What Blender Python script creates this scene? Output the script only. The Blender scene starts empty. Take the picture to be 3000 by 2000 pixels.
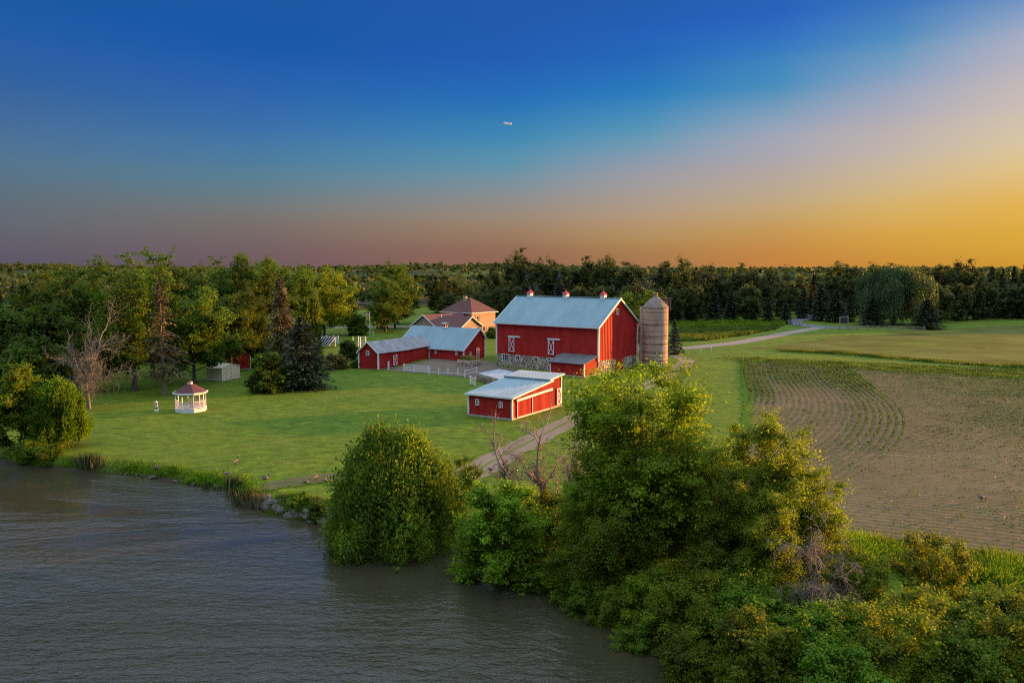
import bpy, math, random
import numpy as np
from mathutils import Vector, Matrix

# ------------------------------------------------------------------ camera, sky, sun, exposure
scene = bpy.context.scene
CAM_H, FOC, HORIZON = 17.0, 2333.0, 790.0          # drone height (m), focal length and horizon in photo pixels
PITCH = math.atan((1000 - HORIZON) / FOC)
cam_d = bpy.data.cameras.new('camera'); cam = bpy.data.objects.new('camera', cam_d)
scene.collection.objects.link(cam); scene.camera = cam
cam_d.sensor_width = 36; cam_d.lens = FOC / 3000 * 36; cam_d.clip_start = 0.5; cam_d.clip_end = 20000
cam.location = (0, 0, CAM_H); cam.rotation_euler = (math.pi / 2 - PITCH, 0, 0)

DENOISE = False
EXPOSURE = 1.1
SUN_AZ, SUN_EL, SUN_STRENGTH = 68.0, 6.5, 5.0       # degrees clockwise from the view direction; low evening sun
scene.view_settings.view_transform = 'Standard'; scene.view_settings.look = 'None'
scene.cycles.use_denoising = DENOISE; scene.cycles.filter_width = 1.1
scene.cycles.max_bounces = 7; scene.cycles.diffuse_bounces = 3; scene.cycles.glossy_bounces = 3; scene.cycles.transmission_bounces = 3
scene.view_settings.exposure = EXPOSURE; scene.view_settings.gamma = 1
sd = bpy.data.lights.new('sun', 'SUN'); sun = bpy.data.objects.new('sun', sd); scene.collection.objects.link(sun)
sd.energy = SUN_STRENGTH; sd.angle = math.radians(1.2); sd.color = (1.0, 0.42, 0.10)
_a, _e = math.radians(SUN_AZ), math.radians(SUN_EL)
SUN_DIR = Vector((math.sin(_a) * math.cos(_e), math.cos(_a) * math.cos(_e), math.sin(_e)))
sun.rotation_euler = SUN_DIR.to_track_quat('Z', 'Y').to_euler()

def lin(c):
    return tuple(((v / 255) / 12.92 if v <= 10 else (((v / 255) + 0.055) / 1.055) ** 2.4) for v in c)

def build_world():
    w = bpy.data.worlds.new('World'); scene.world = w; w.use_nodes = True
    nt = w.node_tree; N = nt.nodes; L = nt.links; N.clear()
    out = N.new('ShaderNodeOutputWorld'); bg = N.new('ShaderNodeBackground')
    tc = N.new('ShaderNodeTexCoord'); sep = N.new('ShaderNodeSeparateXYZ'); L.new(tc.outputs['Generated'], sep.inputs[0])
    def m(op, a, b=None, c=None):
        n = N.new('ShaderNodeMath'); n.operation = op
        for i, v in enumerate((a, b, c)):
            if v is None: continue
            if isinstance(v, (int, float)): n.inputs[i].default_value = v
            else: L.new(v, n.inputs[i])
        return n.outputs[0]
    x, y, z = sep.outputs
    horiz = m('SQRT', m('MAXIMUM', m('ADD', m('MULTIPLY', x, x), m('MULTIPLY', y, y)), 1e-6))
    c = m('DIVIDE', m('ADD', m('MULTIPLY', x, math.sin(_a)), m('MULTIPLY', y, math.cos(_a))), horiz)   # cosine of the azimuth from the sun
    zz = m('POWER', m('MAXIMUM', z, 0.0), 0.5)                        # ramp position: square root of the sine of elevation
    def pos(py):                                                     # elevation seen at a photo row
        return math.sqrt(max(0, math.sin(math.atan((1000 - py) / FOC) - PITCH)))
    s = 2 ** -EXPOSURE
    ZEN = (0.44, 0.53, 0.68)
    cols = [(-0.181, [(785, (88, 82, 100)), (700, (98, 98, 110)), (600, (92, 110, 124)), (500, (80, 114, 146)), (350, (56, 100, 156)), (200, (34, 92, 164)), (0, (24, 86, 156))]),
            (0.077, [(785, (108, 88, 96)), (720, (116, 98, 100)), (640, (118, 114, 112)), (560, (97, 124, 138)), (500, (80, 124, 154)), (400, (60, 112, 168)), (200, (30, 90, 170)), (0, (25, 86, 160))]),
            (0.375, [(785, (145, 102, 88)), (730, (148, 108, 88)), (660, (155, 130, 108)), (580, (140, 140, 140)), (500, (105, 145, 165)), (430, (75, 140, 176)), (330, (45, 120, 181)), (200, (34, 96, 180)), (0, (33, 88, 168))]),
            (0.522, [(785, (166, 118, 80)), (740, (170, 125, 80)), (700, (177, 140, 92)), (640, (178, 150, 120)), (560, (165, 155, 150)), (500, (150, 154, 165)), (450, (125, 153, 175)), (400, (95, 150, 180)), (300, (52, 130, 187)), (200, (38, 108, 185)), (100, (34, 96, 182)), (0, (33, 90, 172))]),
            (0.643, [(785, (195, 128, 66)), (730, (195, 137, 70)), (660, (195, 155, 96)), (600, (190, 165, 130)), (500, (175, 165, 165)), (400, (152, 163, 184)), (300, (88, 146, 186)), (200, (60, 128, 190)), (100, (42, 102, 190)), (0, (38, 95, 178))]),
            (0.734, [(785, (200, 138, 56)), (740, (205, 150, 61)), (680, (213, 165, 78)), (600, (210, 178, 116)), (500, (197, 180, 160)), (400, (180, 173, 178)), (300, (146, 163, 190)), (200, (96, 147, 190)), (100, (64, 122, 188)), (0, (54, 110, 184))]),
            (0.812, [(785, (205, 145, 48)), (740, (212, 160, 56)), (680, (218, 170, 66)), (600, (225, 181, 98)), (500, (219, 195, 150)), (400, (205, 190, 175)), (300, (188, 180, 186)), (200, (160, 170, 194)), (100, (100, 142, 190)), (0, (66, 118, 184))]),
            (1.0, [(785, (250, 190, 90)), (680, (252, 205, 110)), (600, (250, 210, 135)), (500, (240, 212, 165)), (300, (205, 195, 195)), (100, (150, 170, 200)), (0, (115, 150, 195))])]
    prev = None
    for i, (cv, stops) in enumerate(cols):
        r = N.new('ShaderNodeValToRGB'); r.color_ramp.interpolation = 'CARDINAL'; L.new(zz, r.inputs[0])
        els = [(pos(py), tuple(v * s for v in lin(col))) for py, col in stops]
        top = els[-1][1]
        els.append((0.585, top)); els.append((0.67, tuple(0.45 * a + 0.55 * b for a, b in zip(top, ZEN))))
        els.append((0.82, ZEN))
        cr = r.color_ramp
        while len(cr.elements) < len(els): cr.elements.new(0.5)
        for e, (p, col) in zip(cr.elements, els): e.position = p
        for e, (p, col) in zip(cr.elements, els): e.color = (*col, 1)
        if prev is None: prev = r.outputs[0]
        else:
            mr = N.new('ShaderNodeMapRange'); mr.interpolation_type = 'LINEAR'; L.new(c, mr.inputs[0])
            mr.inputs[1].default_value = cols[i - 1][0]; mr.inputs[2].default_value = cv
            mx = N.new('ShaderNodeMixRGB'); L.new(mr.outputs[0], mx.inputs[0]); L.new(prev, mx.inputs[1]); L.new(r.outputs[0], mx.inputs[2])
            prev = mx.outputs[0]
    # the physical sky adds the wide bright glow round the low sun
    sky = N.new('ShaderNodeTexSky'); sky.sky_type = 'NISHITA'; sky.sun_disc = False
    sky.sun_elevation = _e; sky.sun_rotation = _a; sky.air_density = 1.0; sky.dust_density = 1.0; sky.ozone_density = 2.0
    add = N.new('ShaderNodeMixRGB'); add.blend_type = 'ADD'; add.inputs[0].default_value = SKY_ADD
    L.new(prev, add.inputs[1]); L.new(sky.outputs[0], add.inputs[2])
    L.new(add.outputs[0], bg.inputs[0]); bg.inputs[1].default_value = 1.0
    L.new(bg.outputs[0], out.inputs[0])
SKY_ADD = 0.001
build_world()

# ------------------------------------------------------------------ helpers
rng = np.random.default_rng(7); random.seed(7)
COL = scene.collection
def site(px, py, z=0.0):
    """ground position (metres) of a point surveyed from the photograph"""
    dy = (1000 - py) / FOC
    d = (( px - 1500) / FOC, math.cos(PITCH) + dy * math.sin(PITCH), -math.sin(PITCH) + dy * math.cos(PITCH))
    t = (z - CAM_H) / d[2]
    return d[0] * t, d[1] * t
def sst(a, b, v):
    t = np.clip((v - a) / (b - a), 0, 1); return t * t * (3 - 2 * t)

def tag(o, label=None, cat=None, group=None, kind=None):
    if label: o['label'] = label
    if cat: o['category'] = cat
    if group: o['group'] = group
    if kind: o['kind'] = kind
    return o
def empty(name, loc=(0, 0, 0), rz=0.0, label=None, cat=None, group=None):
    o = bpy.data.objects.new(name, None); COL.objects.link(o); o.location = loc; o.rotation_euler = (0, 0, rz)
    o.empty_display_size = 0.3
    return tag(o, label, cat, group)
def link(name, me, mat=None, parent=None, loc=None, rz=None):
    o = bpy.data.objects.new(name, me); COL.objects.link(o)
    if mat is not None and not len(me.materials):
        for m_ in (mat if isinstance(mat, (list, tuple)) else [mat]): me.materials.append(m_)
    if parent is not None: o.parent = parent
    if loc is not None: o.location = loc
    if rz is not None: o.rotation_euler = (0, 0, rz)
    return o
def copy_tree(o, parent=None):
    c = o.copy(); COL.objects.link(c); c.parent = parent
    for ch in list(o.children): copy_tree(ch, c)
    return c

class MB:
    """collects faces for one mesh"""
    def __init__(s): s.v = []; s.f = []; s.mi = []
    def add(s, vs, fs, mi=0):
        n = len(s.v); s.v += [tuple(p) for p in vs]; s.f += [tuple(i + n for i in f) for f in fs]; s.mi += [mi] * len(fs); return s
    def box(s, x0, x1, y0, y1, z0, z1, mi=0):
        return s.add([(x0, y0, z0), (x1, y0, z0), (x1, y1, z0), (x0, y1, z0), (x0, y0, z1), (x1, y0, z1), (x1, y1, z1), (x0, y1, z1)],
                     [(0, 3, 2, 1), (4, 5, 6, 7), (0, 1, 5, 4), (1, 2, 6, 5), (2, 3, 7, 6), (3, 0, 4, 7)], mi)
    def bar(s, a, b, w, h, up=(0, 0, 1), mi=0):
        a = Vector(a); b = Vector(b); d = (b - a).normalized(); u = Vector(up)
        r = d.cross(u)
        if r.length < 1e-4: r = d.cross(Vector((0, 1, 0)))
        r.normalize(); u = r.cross(d); vs = []
        for p in (a, b):
            for i, j in ((-1, -1), (1, -1), (1, 1), (-1, 1)): vs.append(p + r * (i * w / 2) + u * (j * h / 2))
        return s.add(vs, [(0, 1, 2, 3), (7, 6, 5, 4), (0, 4, 5, 1), (1, 5, 6, 2), (2, 6, 7, 3), (3, 7, 4, 0)], mi)
    def slab(s, q, t, mi=0):
        """quad q (counter-clockwise seen from outside) with thickness t inward"""
        q = [Vector(p) for p in q]; n = (q[1] - q[0]).cross(q[2] - q[1]).normalized()
        k = len(q); vs = q + [p - n * t for p in q]
        return s.add(vs, [tuple(range(k)), tuple(range(2 * k - 1, k - 1, -1))] + [(i, i + k, (i + 1) % k + k, (i + 1) % k) for i in range(k)], mi)
    def lathe(s, prof, n=24, c=(0, 0), mi=0, cap=True):
        vs = []; fs = []
        for r, z in prof:
            for i in range(n):
                a = 2 * math.pi * i / n; vs.append((c[0] + r * math.cos(a), c[1] + r * math.sin(a), z))
        for k in range(len(prof) - 1):
            for i in range(n): fs.append((k * n + i, k * n + (i + 1) % n, (k + 1) * n + (i + 1) % n, (k + 1) * n + i))
        if cap: fs.append(tuple(range(n - 1, -1, -1))); fs.append(tuple((len(prof) - 1) * n + i for i in range(n)))
        return s.add(vs, fs, mi)
    def tube(s, pts, rad, n=6, mi=0):
        V, F = tube_np(np.array(pts, float), np.array(rad if hasattr(rad, '__len__') else [rad] * len(pts), float), n)
        return s.add(V.tolist(), [tuple(f) for f in F.tolist()], mi)
    def mesh(s, name, smooth=False):
        me = bpy.data.meshes.new(name); me.from_pydata(s.v, [], s.f)
        if any(s.mi): me.polygons.foreach_set('material_index', s.mi)
        if smooth: me.polygons.foreach_set('use_smooth', [True] * len(s.f))
        me.update(); return me
    def build(s, name, mat, parent=None, loc=None, rz=None, smooth=False):
        return link(name, s.mesh(name, smooth), mat, parent, loc, rz)

def mesh_np(name, V, F, midx=None, smooth=False):
    V = np.asarray(V, np.float32); F = np.asarray(F, np.int32); k = F.shape[1]
    me = bpy.data.meshes.new(name)
    me.vertices.add(len(V)); me.vertices.foreach_set('co', V.ravel())
    me.loops.add(F.size); me.loops.foreach_set('vertex_index', F.ravel())
    me.polygons.add(len(F)); me.polygons.foreach_set('loop_start', np.arange(0, F.size, k, dtype=np.int32))
    if midx is not None: me.polygons.foreach_set('material_index', np.asarray(midx, np.int32))
    if smooth: me.polygons.foreach_set('use_smooth', np.ones(len(F), bool))
    me.update(calc_edges=True); me.validate(); return me
def tube_np(P, R, n=5):
    k = len(P); T = np.gradient(P, axis=0); T /= np.linalg.norm(T, axis=1, keepdims=True) + 1e-9
    ref = np.array([0.31, 0.17, 0.93]) if abs(T[:, 2]).mean() < 0.8 else np.array([1.0, 0.1, 0.05])
    U = np.cross(T, ref); U /= np.linalg.norm(U, axis=1, keepdims=True) + 1e-9; W = np.cross(T, U)
    a = np.arange(n) * 2 * np.pi / n
    V = P[:, None] + R[:, None, None] * (np.cos(a)[None, :, None] * U[:, None] + np.sin(a)[None, :, None] * W[:, None])
    i = np.arange(k - 1)[:, None] * n; j = np.arange(n)[None]; j2 = (j + 1) % n
    F = np.stack([i + j, i + j2, i + n + j2, i + n + j], -1).reshape(-1, 4)
    return V.reshape(-1, 3), F
class Geo:
    """collects numpy quads"""
    def __init__(s): s.V = []; s.F = []; s.n = 0
    def add(s, V, F): s.V.append(V); s.F.append(F + s.n); s.n += len(V)
    def tube(s, P, R, n=5): s.add(*tube_np(np.asarray(P, float), np.asarray(R, float), n))
    def mesh(s, name, smooth=False): return mesh_np(name, np.concatenate(s.V), np.concatenate(s.F), smooth=smooth)

# ------------------------------------------------------------------ materials
MATS = {}
def new_mat(name):
    m = bpy.data.materials.new(name); m.use_nodes = True; MATS[name] = m
    nt = m.node_tree; nt.nodes.clear(); o = nt.nodes.new('ShaderNodeOutputMaterial')
    return m, nt, o
def nd(nt, typ, **kw):
    n = nt.nodes.new(typ)
    for k, v in kw.items():
        if k.startswith('i_'):
            key = k[2:]; key = int(key) if key.isdigit() else key.replace('_', ' ')
            if hasattr(v, 'links') or isinstance(v, bpy.types.NodeSocket): nt.links.new(v, n.inputs[key])
            else: n.inputs[key].default_value = v
        else: setattr(n, k, v)
    return n
def rgba(c): return (c[0], c[1], c[2], 1)
def noise(nt, scale, detail=4, rough=0.55, vec=None, dist=0.0):
    n = nd(nt, 'ShaderNodeTexNoise', i_Scale=scale, i_Detail=detail, i_Roughness=rough, i_Distortion=dist)
    if vec is not None: nt.links.new(vec, n.inputs['Vector'])
    return n.outputs['Fac']
def ramp(nt, fac, stops, interp='LINEAR'):
    r = nt.nodes.new('ShaderNodeValToRGB'); r.color_ramp.interpolation = interp; nt.links.new(fac, r.inputs[0])
    cr = r.color_ramp
    while len(cr.elements) < len(stops): cr.elements.new(0.5)
    for e, (p, c) in zip(cr.elements, stops): e.position = p
    for e, (p, c) in zip(cr.elements, stops): e.color = rgba(c) if hasattr(c, '__len__') else (c, c, c, 1)
    return r.outputs[0]
def mix(nt, fac, a, b, mode='MIX'):
    n = nt.nodes.new('ShaderNodeMixRGB'); n.blend_type = mode
    for i, v in enumerate((fac, a, b)):
        if isinstance(v, bpy.types.NodeSocket): nt.links.new(v, n.inputs[i])
        else: n.inputs[i].default_value = rgba(v) if hasattr(v, '__len__') else v
    return n.outputs[0]
def pos_vec(nt, scale=(1, 1, 1), obj=False, rot=0.0):
    if obj: s = nd(nt, 'ShaderNodeTexCoord').outputs['Object']
    else: s = nd(nt, 'ShaderNodeNewGeometry').outputs['Position']
    mp = nd(nt, 'ShaderNodeMapping'); mp.inputs['Scale'].default_value = scale; mp.inputs['Rotation'].default_value = (0, 0, rot)
    nt.links.new(s, mp.inputs['Vector']); return mp.outputs[0]
def surface(name, col, rough=0.7, var=0.15, scale=3.0, bump=0.0, bscale=30.0, metal=0.0, spec=0.5, stretch=(1, 1, 1), col2=None):
    """painted or natural surface with blotchy colour variation and fine relief"""
    m, nt, o = new_mat(name)
    v = pos_vec(nt, stretch, obj=True)
    f = noise(nt, scale, 5, 0.6, v)
    dark = tuple(c * (1 - var) for c in col); light = tuple(min(1, c * (1 + var)) for c in (col2 or col))
    c = ramp(nt, f, [(0.3, dark), (0.7, light)])
    rnd = nd(nt, 'ShaderNodeObjectInfo').outputs['Random']
    hs = nd(nt, 'ShaderNodeHueSaturation'); nt.links.new(c, hs.inputs['Color'])
    vv = nd(nt, 'ShaderNodeMapRange', i_3=1 - var * 0.4, i_4=1 + var * 0.4); nt.links.new(rnd, vv.inputs[0]); nt.links.new(vv.outputs[0], hs.inputs['Value'])
    b = nd(nt, 'ShaderNodeBsdfPrincipled', i_Roughness=rough, i_Metallic=metal)
    b.inputs['Specular IOR Level'].default_value = spec
    nt.links.new(hs.outputs[0], b.inputs['Base Color'])
    if bump:
        bn = nd(nt, 'ShaderNodeBump', i_Strength=bump, i_Distance=0.05); nt.links.new(noise(nt, bscale, 5, 0.6, v), bn.inputs['Height']); nt.links.new(bn.outputs[0], b.inputs['Normal'])
    nt.links.new(b.outputs[0], o.inputs[0]); return m
def leaf_mat(name, col, col2, trans=0.35, var=0.45, gloss=0.25):
    """leaves: per-leaf and per-tree colour variation, light shining through"""
    m, nt, o = new_mat(name)
    isl = nd(nt, 'ShaderNodeNewGeometry').outputs['Random Per Island']
    c = ramp(nt, isl, [(0.0, col), (1.0, col2)])
    obn = nd(nt, 'ShaderNodeObjectInfo').outputs['Random']
    f = noise(nt, 0.35, 2, 0.5, pos_vec(nt, obj=True))
    val = nd(nt, 'ShaderNodeMapRange', i_1=0.3, i_2=0.7, i_3=1 - var, i_4=1 + var); nt.links.new(f, val.inputs[0])
    v2 = nd(nt, 'ShaderNodeMapRange', i_3=0.75, i_4=1.2); nt.links.new(obn, v2.inputs[0])
    mul = nd(nt, 'ShaderNodeMath', operation='MULTIPLY'); nt.links.new(val.outputs[0], mul.inputs[0]); nt.links.new(v2.outputs[0], mul.inputs[1])
    hs = nd(nt, 'ShaderNodeHueSaturation'); nt.links.new(c, hs.inputs['Color']); nt.links.new(mul.outputs[0], hs.inputs['Value'])
    hh = nd(nt, 'ShaderNodeMapRange', i_3=0.485, i_4=0.51); nt.links.new(obn, hh.inputs[0]); nt.links.new(hh.outputs[0], hs.inputs['Hue'])
    d = nd(nt, 'ShaderNodeBsdfPrincipled', i_Roughness=0.55); d.inputs['Specular IOR Level'].default_value = gloss
    nt.links.new(hs.outputs[0], d.inputs['Base Color'])
    t = nd(nt, 'ShaderNodeBsdfTranslucent')
    tcol = mix(nt, 1.0, hs.outputs[0], (1.15, 1.35, 0.5), 'MULTIPLY'); nt.links.new(tcol, t.inputs[0])
    ms = nd(nt, 'ShaderNodeMixShader', i_0=trans); nt.links.new(d.outputs[0], ms.inputs[1]); nt.links.new(t.outputs[0], ms.inputs[2])
    nt.links.new(ms.outputs[0], o.inputs[0]); return m

red = surface('red_siding', (0.44, 0.028, 0.022), 0.65, 0.26, 0.9, 0.05, 60, spec=0.15, stretch=(1, 1, 0.25))
red_bright = surface('red_metal', (0.42, 0.02, 0.022), 0.4, 0.1, 2.0)
roof_blue = surface('pale_metal_roof', (0.185, 0.315, 0.34), 0.45, 0.14, 0.35, 0.03, 8, stretch=(1.6, 0.5, 0.5))
roof_pale = surface('bare_metal_roof', (0.31, 0.43, 0.44), 0.45, 0.16, 0.6, 0.03, 8, stretch=(1.6, 0.5, 0.5))
roof_grey = surface('weathered_metal_roof', (0.27, 0.27, 0.28), 0.6, 0.25, 0.9, 0.05, 8, col2=(0.32, 0.31, 0.31), stretch=(0.4, 1, 1))
roof_leanto = surface('old_grey_roof', (0.15, 0.16, 0.16), 0.7, 0.3, 1.4, 0.1, 10, stretch=(1, 0.4, 1))
white = surface('white_paint', (0.80, 0.78, 0.78), 0.5, 0.06, 3)
concrete = surface('concrete', (0.42, 0.38, 0.33), 0.85, 0.2, 1.2, 0.2, 20)
silo_mat = surface('silo_staves', (0.40, 0.315, 0.235), 0.9, 0.22, 0.9, 0.2, 14, stretch=(1, 1, 0.35))
silo_dome = surface('silo_dome_metal', (0.25, 0.185, 0.135), 0.6, 0.35, 1.6, 0.1, 8, stretch=(1, 1, 0.4))
iron = surface('rusty_iron', (0.09, 0.055, 0.04), 0.75, 0.3, 4)
mortar = surface('mortar', (0.52, 0.42, 0.30), 0.95, 0.2, 2.5, 0.4, 25)
glass_m, _nt, _o = new_mat('window_glass')
_b = nd(_nt, 'ShaderNodeBsdfPrincipled', i_Roughness=0.06); _b.inputs['Base Color'].default_value = (0.015, 0.017, 0.022, 1); _nt.links.new(_b.outputs[0], _o.inputs[0])
def stone_material():
    m, nt, o = new_mat('field_stone')
    r = nd(nt, 'ShaderNodeObjectInfo').outputs['Random']
    c = ramp(nt, r, [(0.0, (0.16, 0.12, 0.10)), (0.2, (0.28, 0.25, 0.21)), (0.4, (0.36, 0.29, 0.21)), (0.6, (0.22, 0.19, 0.165)), (0.8, (0.32, 0.23, 0.17)), (1.0, (0.42, 0.37, 0.30))], 'CONSTANT')
    f = noise(nt, 6, 5, 0.65, pos_vec(nt, obj=True))
    c2 = mix(nt, 1.0, c, ramp(nt, f, [(0.25, 0.65), (0.75, 1.3)]), 'MULTIPLY')
    b = nd(nt, 'ShaderNodeBsdfPrincipled', i_Roughness=0.85); nt.links.new(c2, b.inputs['Base Color'])
    bn = nd(nt, 'ShaderNodeBump', i_Strength=0.4, i_Distance=0.03); nt.links.new(noise(nt, 18, 4, 0.6), bn.inputs['Height']); nt.links.new(bn.outputs[0], b.inputs['Normal'])
    nt.links.new(b.outputs[0], o.inputs[0]); return m
stone = stone_material()
boulder = surface('boulder', (0.085, 0.070, 0.052), 0.85, 0.45, 2.5, 0.5, 12, col2=(0.15, 0.125, 0.095))
shingle = surface('brown_shingles', (0.13, 0.055, 0.045), 0.9, 0.25, 5, 0.4, 20, stretch=(1, 1, 4))
shingle_red = surface('red_brown_shingles', (0.115, 0.042, 0.038), 0.9, 0.22, 6, 0.4, 22)
cream = surface('cream_siding', (0.37, 0.265, 0.185), 0.7, 0.06, 2)
tan = surface('tan_siding', (0.80, 0.66, 0.48), 0.65, 0.1, 2)
dark_roof = surface('dark_felt_roof', (0.10, 0.09, 0.09), 0.85, 0.3, 3, 0.2, 20)
brown_trim = surface('brown_shutter', (0.11, 0.04, 0.03), 0.6, 0.1)
bark = surface('bark', (0.10, 0.075, 0.055), 0.95, 0.35, 3, 0.8, 14, stretch=(1, 1, 0.25))
bark_pale = surface('pale_bark', (0.175, 0.175, 0.15), 0.9, 0.3, 2.5, 0.5, 16, stretch=(1, 1, 0.25))
bark_grey = surface('grey_bark', (0.21, 0.17, 0.13), 0.9, 0.3, 2.5, 0.5, 16, stretch=(1, 1, 0.25))
twig = surface('dead_twigs', (0.23, 0.18, 0.125), 0.9, 0.3, 1.0)
rail_wood = surface('weathered_rail_wood', (0.34, 0.28, 0.23), 0.85, 0.25, 3)
green_paint = surface('green_paint', (0.02, 0.13, 0.09), 0.5, 0.1)
dark_metal = surface('dark_metal', (0.03, 0.03, 0.03), 0.5, 0.2)

lf_deep = leaf_mat('leaves_deep_green', (0.062, 0.120, 0.011), (0.15, 0.205, 0.018), 0.55)
lf_locust = leaf_mat('leaves_locust', (0.13, 0.19, 0.012), (0.27, 0.31, 0.02), 0.64)
lf_gold = leaf_mat('leaves_golden_green', (0.16, 0.20, 0.012), (0.27, 0.29, 0.02), 0.62, 0.3)
lf_bright = leaf_mat('leaves_bright_green', (0.15, 0.255, 0.012), (0.28, 0.37, 0.02), 0.6)
lf_maple = leaf_mat('leaves_maple', (0.065, 0.120, 0.010), (0.155, 0.20, 0.016), 0.55)
lf_cedar = leaf_mat('cedar_sprays', (0.085, 0.150, 0.020), (0.21, 0.25, 0.032), 0.55)
lf_cedar_gold = leaf_mat('golden_cedar_sprays', (0.085, 0.18, 0.012), (0.18, 0.26, 0.018), 0.45)
lf_spruce = leaf_mat('spruce_needles', (0.024, 0.042, 0.018), (0.065, 0.080, 0.032), 0.1)
lf_blue = leaf_mat('blue_spruce_needles', (0.035, 0.055, 0.05), (0.10, 0.12, 0.10), 0.1)
lf_brown = leaf_mat('browned_needles', (0.075, 0.062, 0.024), (0.19, 0.13, 0.055), 0.15)
lf_wood = leaf_mat('woodland_leaves', (0.045, 0.068, 0.014), (0.115, 0.125, 0.026), 0.4, 0.6)
lf_willow = leaf_mat('willow_leaves', (0.045, 0.08, 0.03), (0.10, 0.135, 0.05), 0.35)
lf_grass = leaf_mat('tall_grass', (0.085, 0.14, 0.014), (0.17, 0.21, 0.03), 0.4)
lf_weeds = leaf_mat('weeds', (0.095, 0.185, 0.012), (0.21, 0.30, 0.02), 0.6)
lf_straw = leaf_mat('dry_reeds', (0.20, 0.16, 0.08), (0.42, 0.33, 0.18), 0.3)
lf_reed = leaf_mat('green_reeds', (0.04, 0.075, 0.025), (0.10, 0.13, 0.04), 0.3)
lf_corn = leaf_mat('young_crop_leaves', (0.06, 0.125, 0.012), (0.12, 0.19, 0.02), 0.25)
lf_field = leaf_mat('field_weed_leaves', (0.05, 0.085, 0.012), (0.10, 0.13, 0.02), 0.15, 0.3, 0.05)
lf_yellow = leaf_mat('yellow_flowering_leaves', (0.10, 0.10, 0.02), (0.32, 0.26, 0.03), 0.3)

# ------------------------------------------------------------------ terrain
SH = [(-700, 1300), (-250, 1325), (0, 1343), (80, 1358), (190, 1374), (295, 1384), (420, 1391), (550, 1416), (640, 1426), (700, 1447), (735, 1474), (815, 1499), (975, 1531),
      (1060, 1560), (1180, 1590), (1330, 1630), (1480, 1690), (1620, 1730), (1760, 1790), (1900, 1860), (2010, 1940), (2060, 1995)]
WATER_Z = -0.85
shore = [site(px, py, WATER_Z) for px, py in SH]
shore = [(-260, 118)] + [(-150, 95)] + shore + [(11, 27), (18, 20), (32, 10), (60, -10), (160, -60)]
SHORE = np.array(shore, float)
def shore_dist(x, y):
    """signed distance to the shoreline, positive on land"""
    x = np.asarray(x, float); y = np.asarray(y, float)
    best = np.full(x.shape, 1e9); sgn = np.ones(x.shape)
    for (ax, ay), (bx, by) in zip(SHORE[:-1], SHORE[1:]):
        dx, dy = bx - ax, by - ay; L2 = dx * dx + dy * dy
        t = np.clip(((x - ax) * dx + (y - ay) * dy) / L2, 0, 1)
        qx, qy = ax + t * dx, ay + t * dy; d = np.hypot(x - qx, y - qy)
        s = np.where(dx * (y - ay) - dy * (x - ax) > 0, 1.0, -1.0)
        m_ = d < best - 1e-9
        best = np.where(m_, d, best); sgn = np.where(m_, s, sgn)
    return best * sgn + 0.5 * (vnoise(x, y, 1.7, 31) - 0.5) + 0.5 * (vnoise(x, y, 4.5, 32) - 0.5)
def vnoise(x, y, s, seed=0):
    """smooth value noise"""
    x = np.asarray(x, float) / s + seed * 17.3; y = np.asarray(y, float) / s + seed * 9.1
    xi = np.floor(x).astype(int); yi = np.floor(y).astype(int); fx = x - xi; fy = y - yi
    fx = fx * fx * (3 - 2 * fx); fy = fy * fy * (3 - 2 * fy)
    def h(a, b):
        n = (a * 374761393 + b * 668265263 + seed * 1442695) & 0x7fffffff
        n = ((n ^ (n >> 13)) * 1274126177) & 0x7fffffff
        return ((n ^ (n >> 16)) & 0xffff) / 65535.0
    return (h(xi, yi) * (1 - fx) + h(xi + 1, yi) * fx) * (1 - fy) + (h(xi, yi + 1) * (1 - fx) + h(xi + 1, yi + 1) * fx) * fy
def land(x, y):
    x = np.asarray(x, float); y = np.asarray(y, float)
    z = 0.5 * sst(138, 147, y) * sst(12, 2, x) * sst(-60, -35, x) + 0.25 * sst(165, 200, y)
    z = z + 0.8 * np.exp(-((x - 25) ** 2 + (y - 140) ** 2) / (2 * 6.5 ** 2))
    z = z + 0.16 * (vnoise(x, y, 14, 1) - 0.5) * sst(20, 60, np.abs(y - 125) + np.abs(x) * 0.5)
    far = sst(420, 1700, np.hypot(x, y))
    z = z + far * (2 + 7 * vnoise(x, y, 520, 3) + 15 * np.exp(-((x + 120) / 330.0) ** 2 - ((y - 1750) / 420.0) ** 2) + 8 * np.exp(-((x + 900) / 300.0) ** 2 - ((y - 1500) / 400.0) ** 2)) - 1.2 * sst(300, 420, np.hypot(x, y)) * (1 - far)
    return z
def hgt(x, y):
    z = land(x, y); d = shore_dist(x, y)
    bank = 1.3 + 0.9 * vnoise(x, y, 3.5, 5)
    k = np.clip((d + 0.25) / bank, 0, 1); k = 1 - (1 - k) ** 2
    zl = -0.95 + (z + 0.95) * k
    return np.where(d > -0.25, zl, np.maximum(-0.95 + (d + 0.25) * 0.5, -3.0))
def H1(x, y): return float(hgt(np.array([x]), np.array([y]))[0])

def axis(lo, hi, step, far, growth):
    a = [lo]; s = step
    while a[0] > -far: s *= growth; a.insert(0, a[0] - s)
    b = list(np.arange(lo, hi, step))[1:] + [hi]; s = step
    while b[-1] < far: s *= growth; b.append(b[-1] + s)
    return np.array(a + b)
gx = axis(-72, 44, 0.7, 9000, 1.17); gy = axis(24, 100, 0.65, 9000, 1.13)
gy = gy[gy > -400]
X, Y = np.meshgrid(gx, gy); Z = hgt(X, Y)
nx, ny = len(gx), len(gy)
idx = np.arange(nx * ny).reshape(ny, nx)
Fq = np.stack([idx[:-1, :-1], idx[:-1, 1:], idx[1:, 1:], idx[1:, :-1]], -1).reshape(-1, 4)

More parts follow.
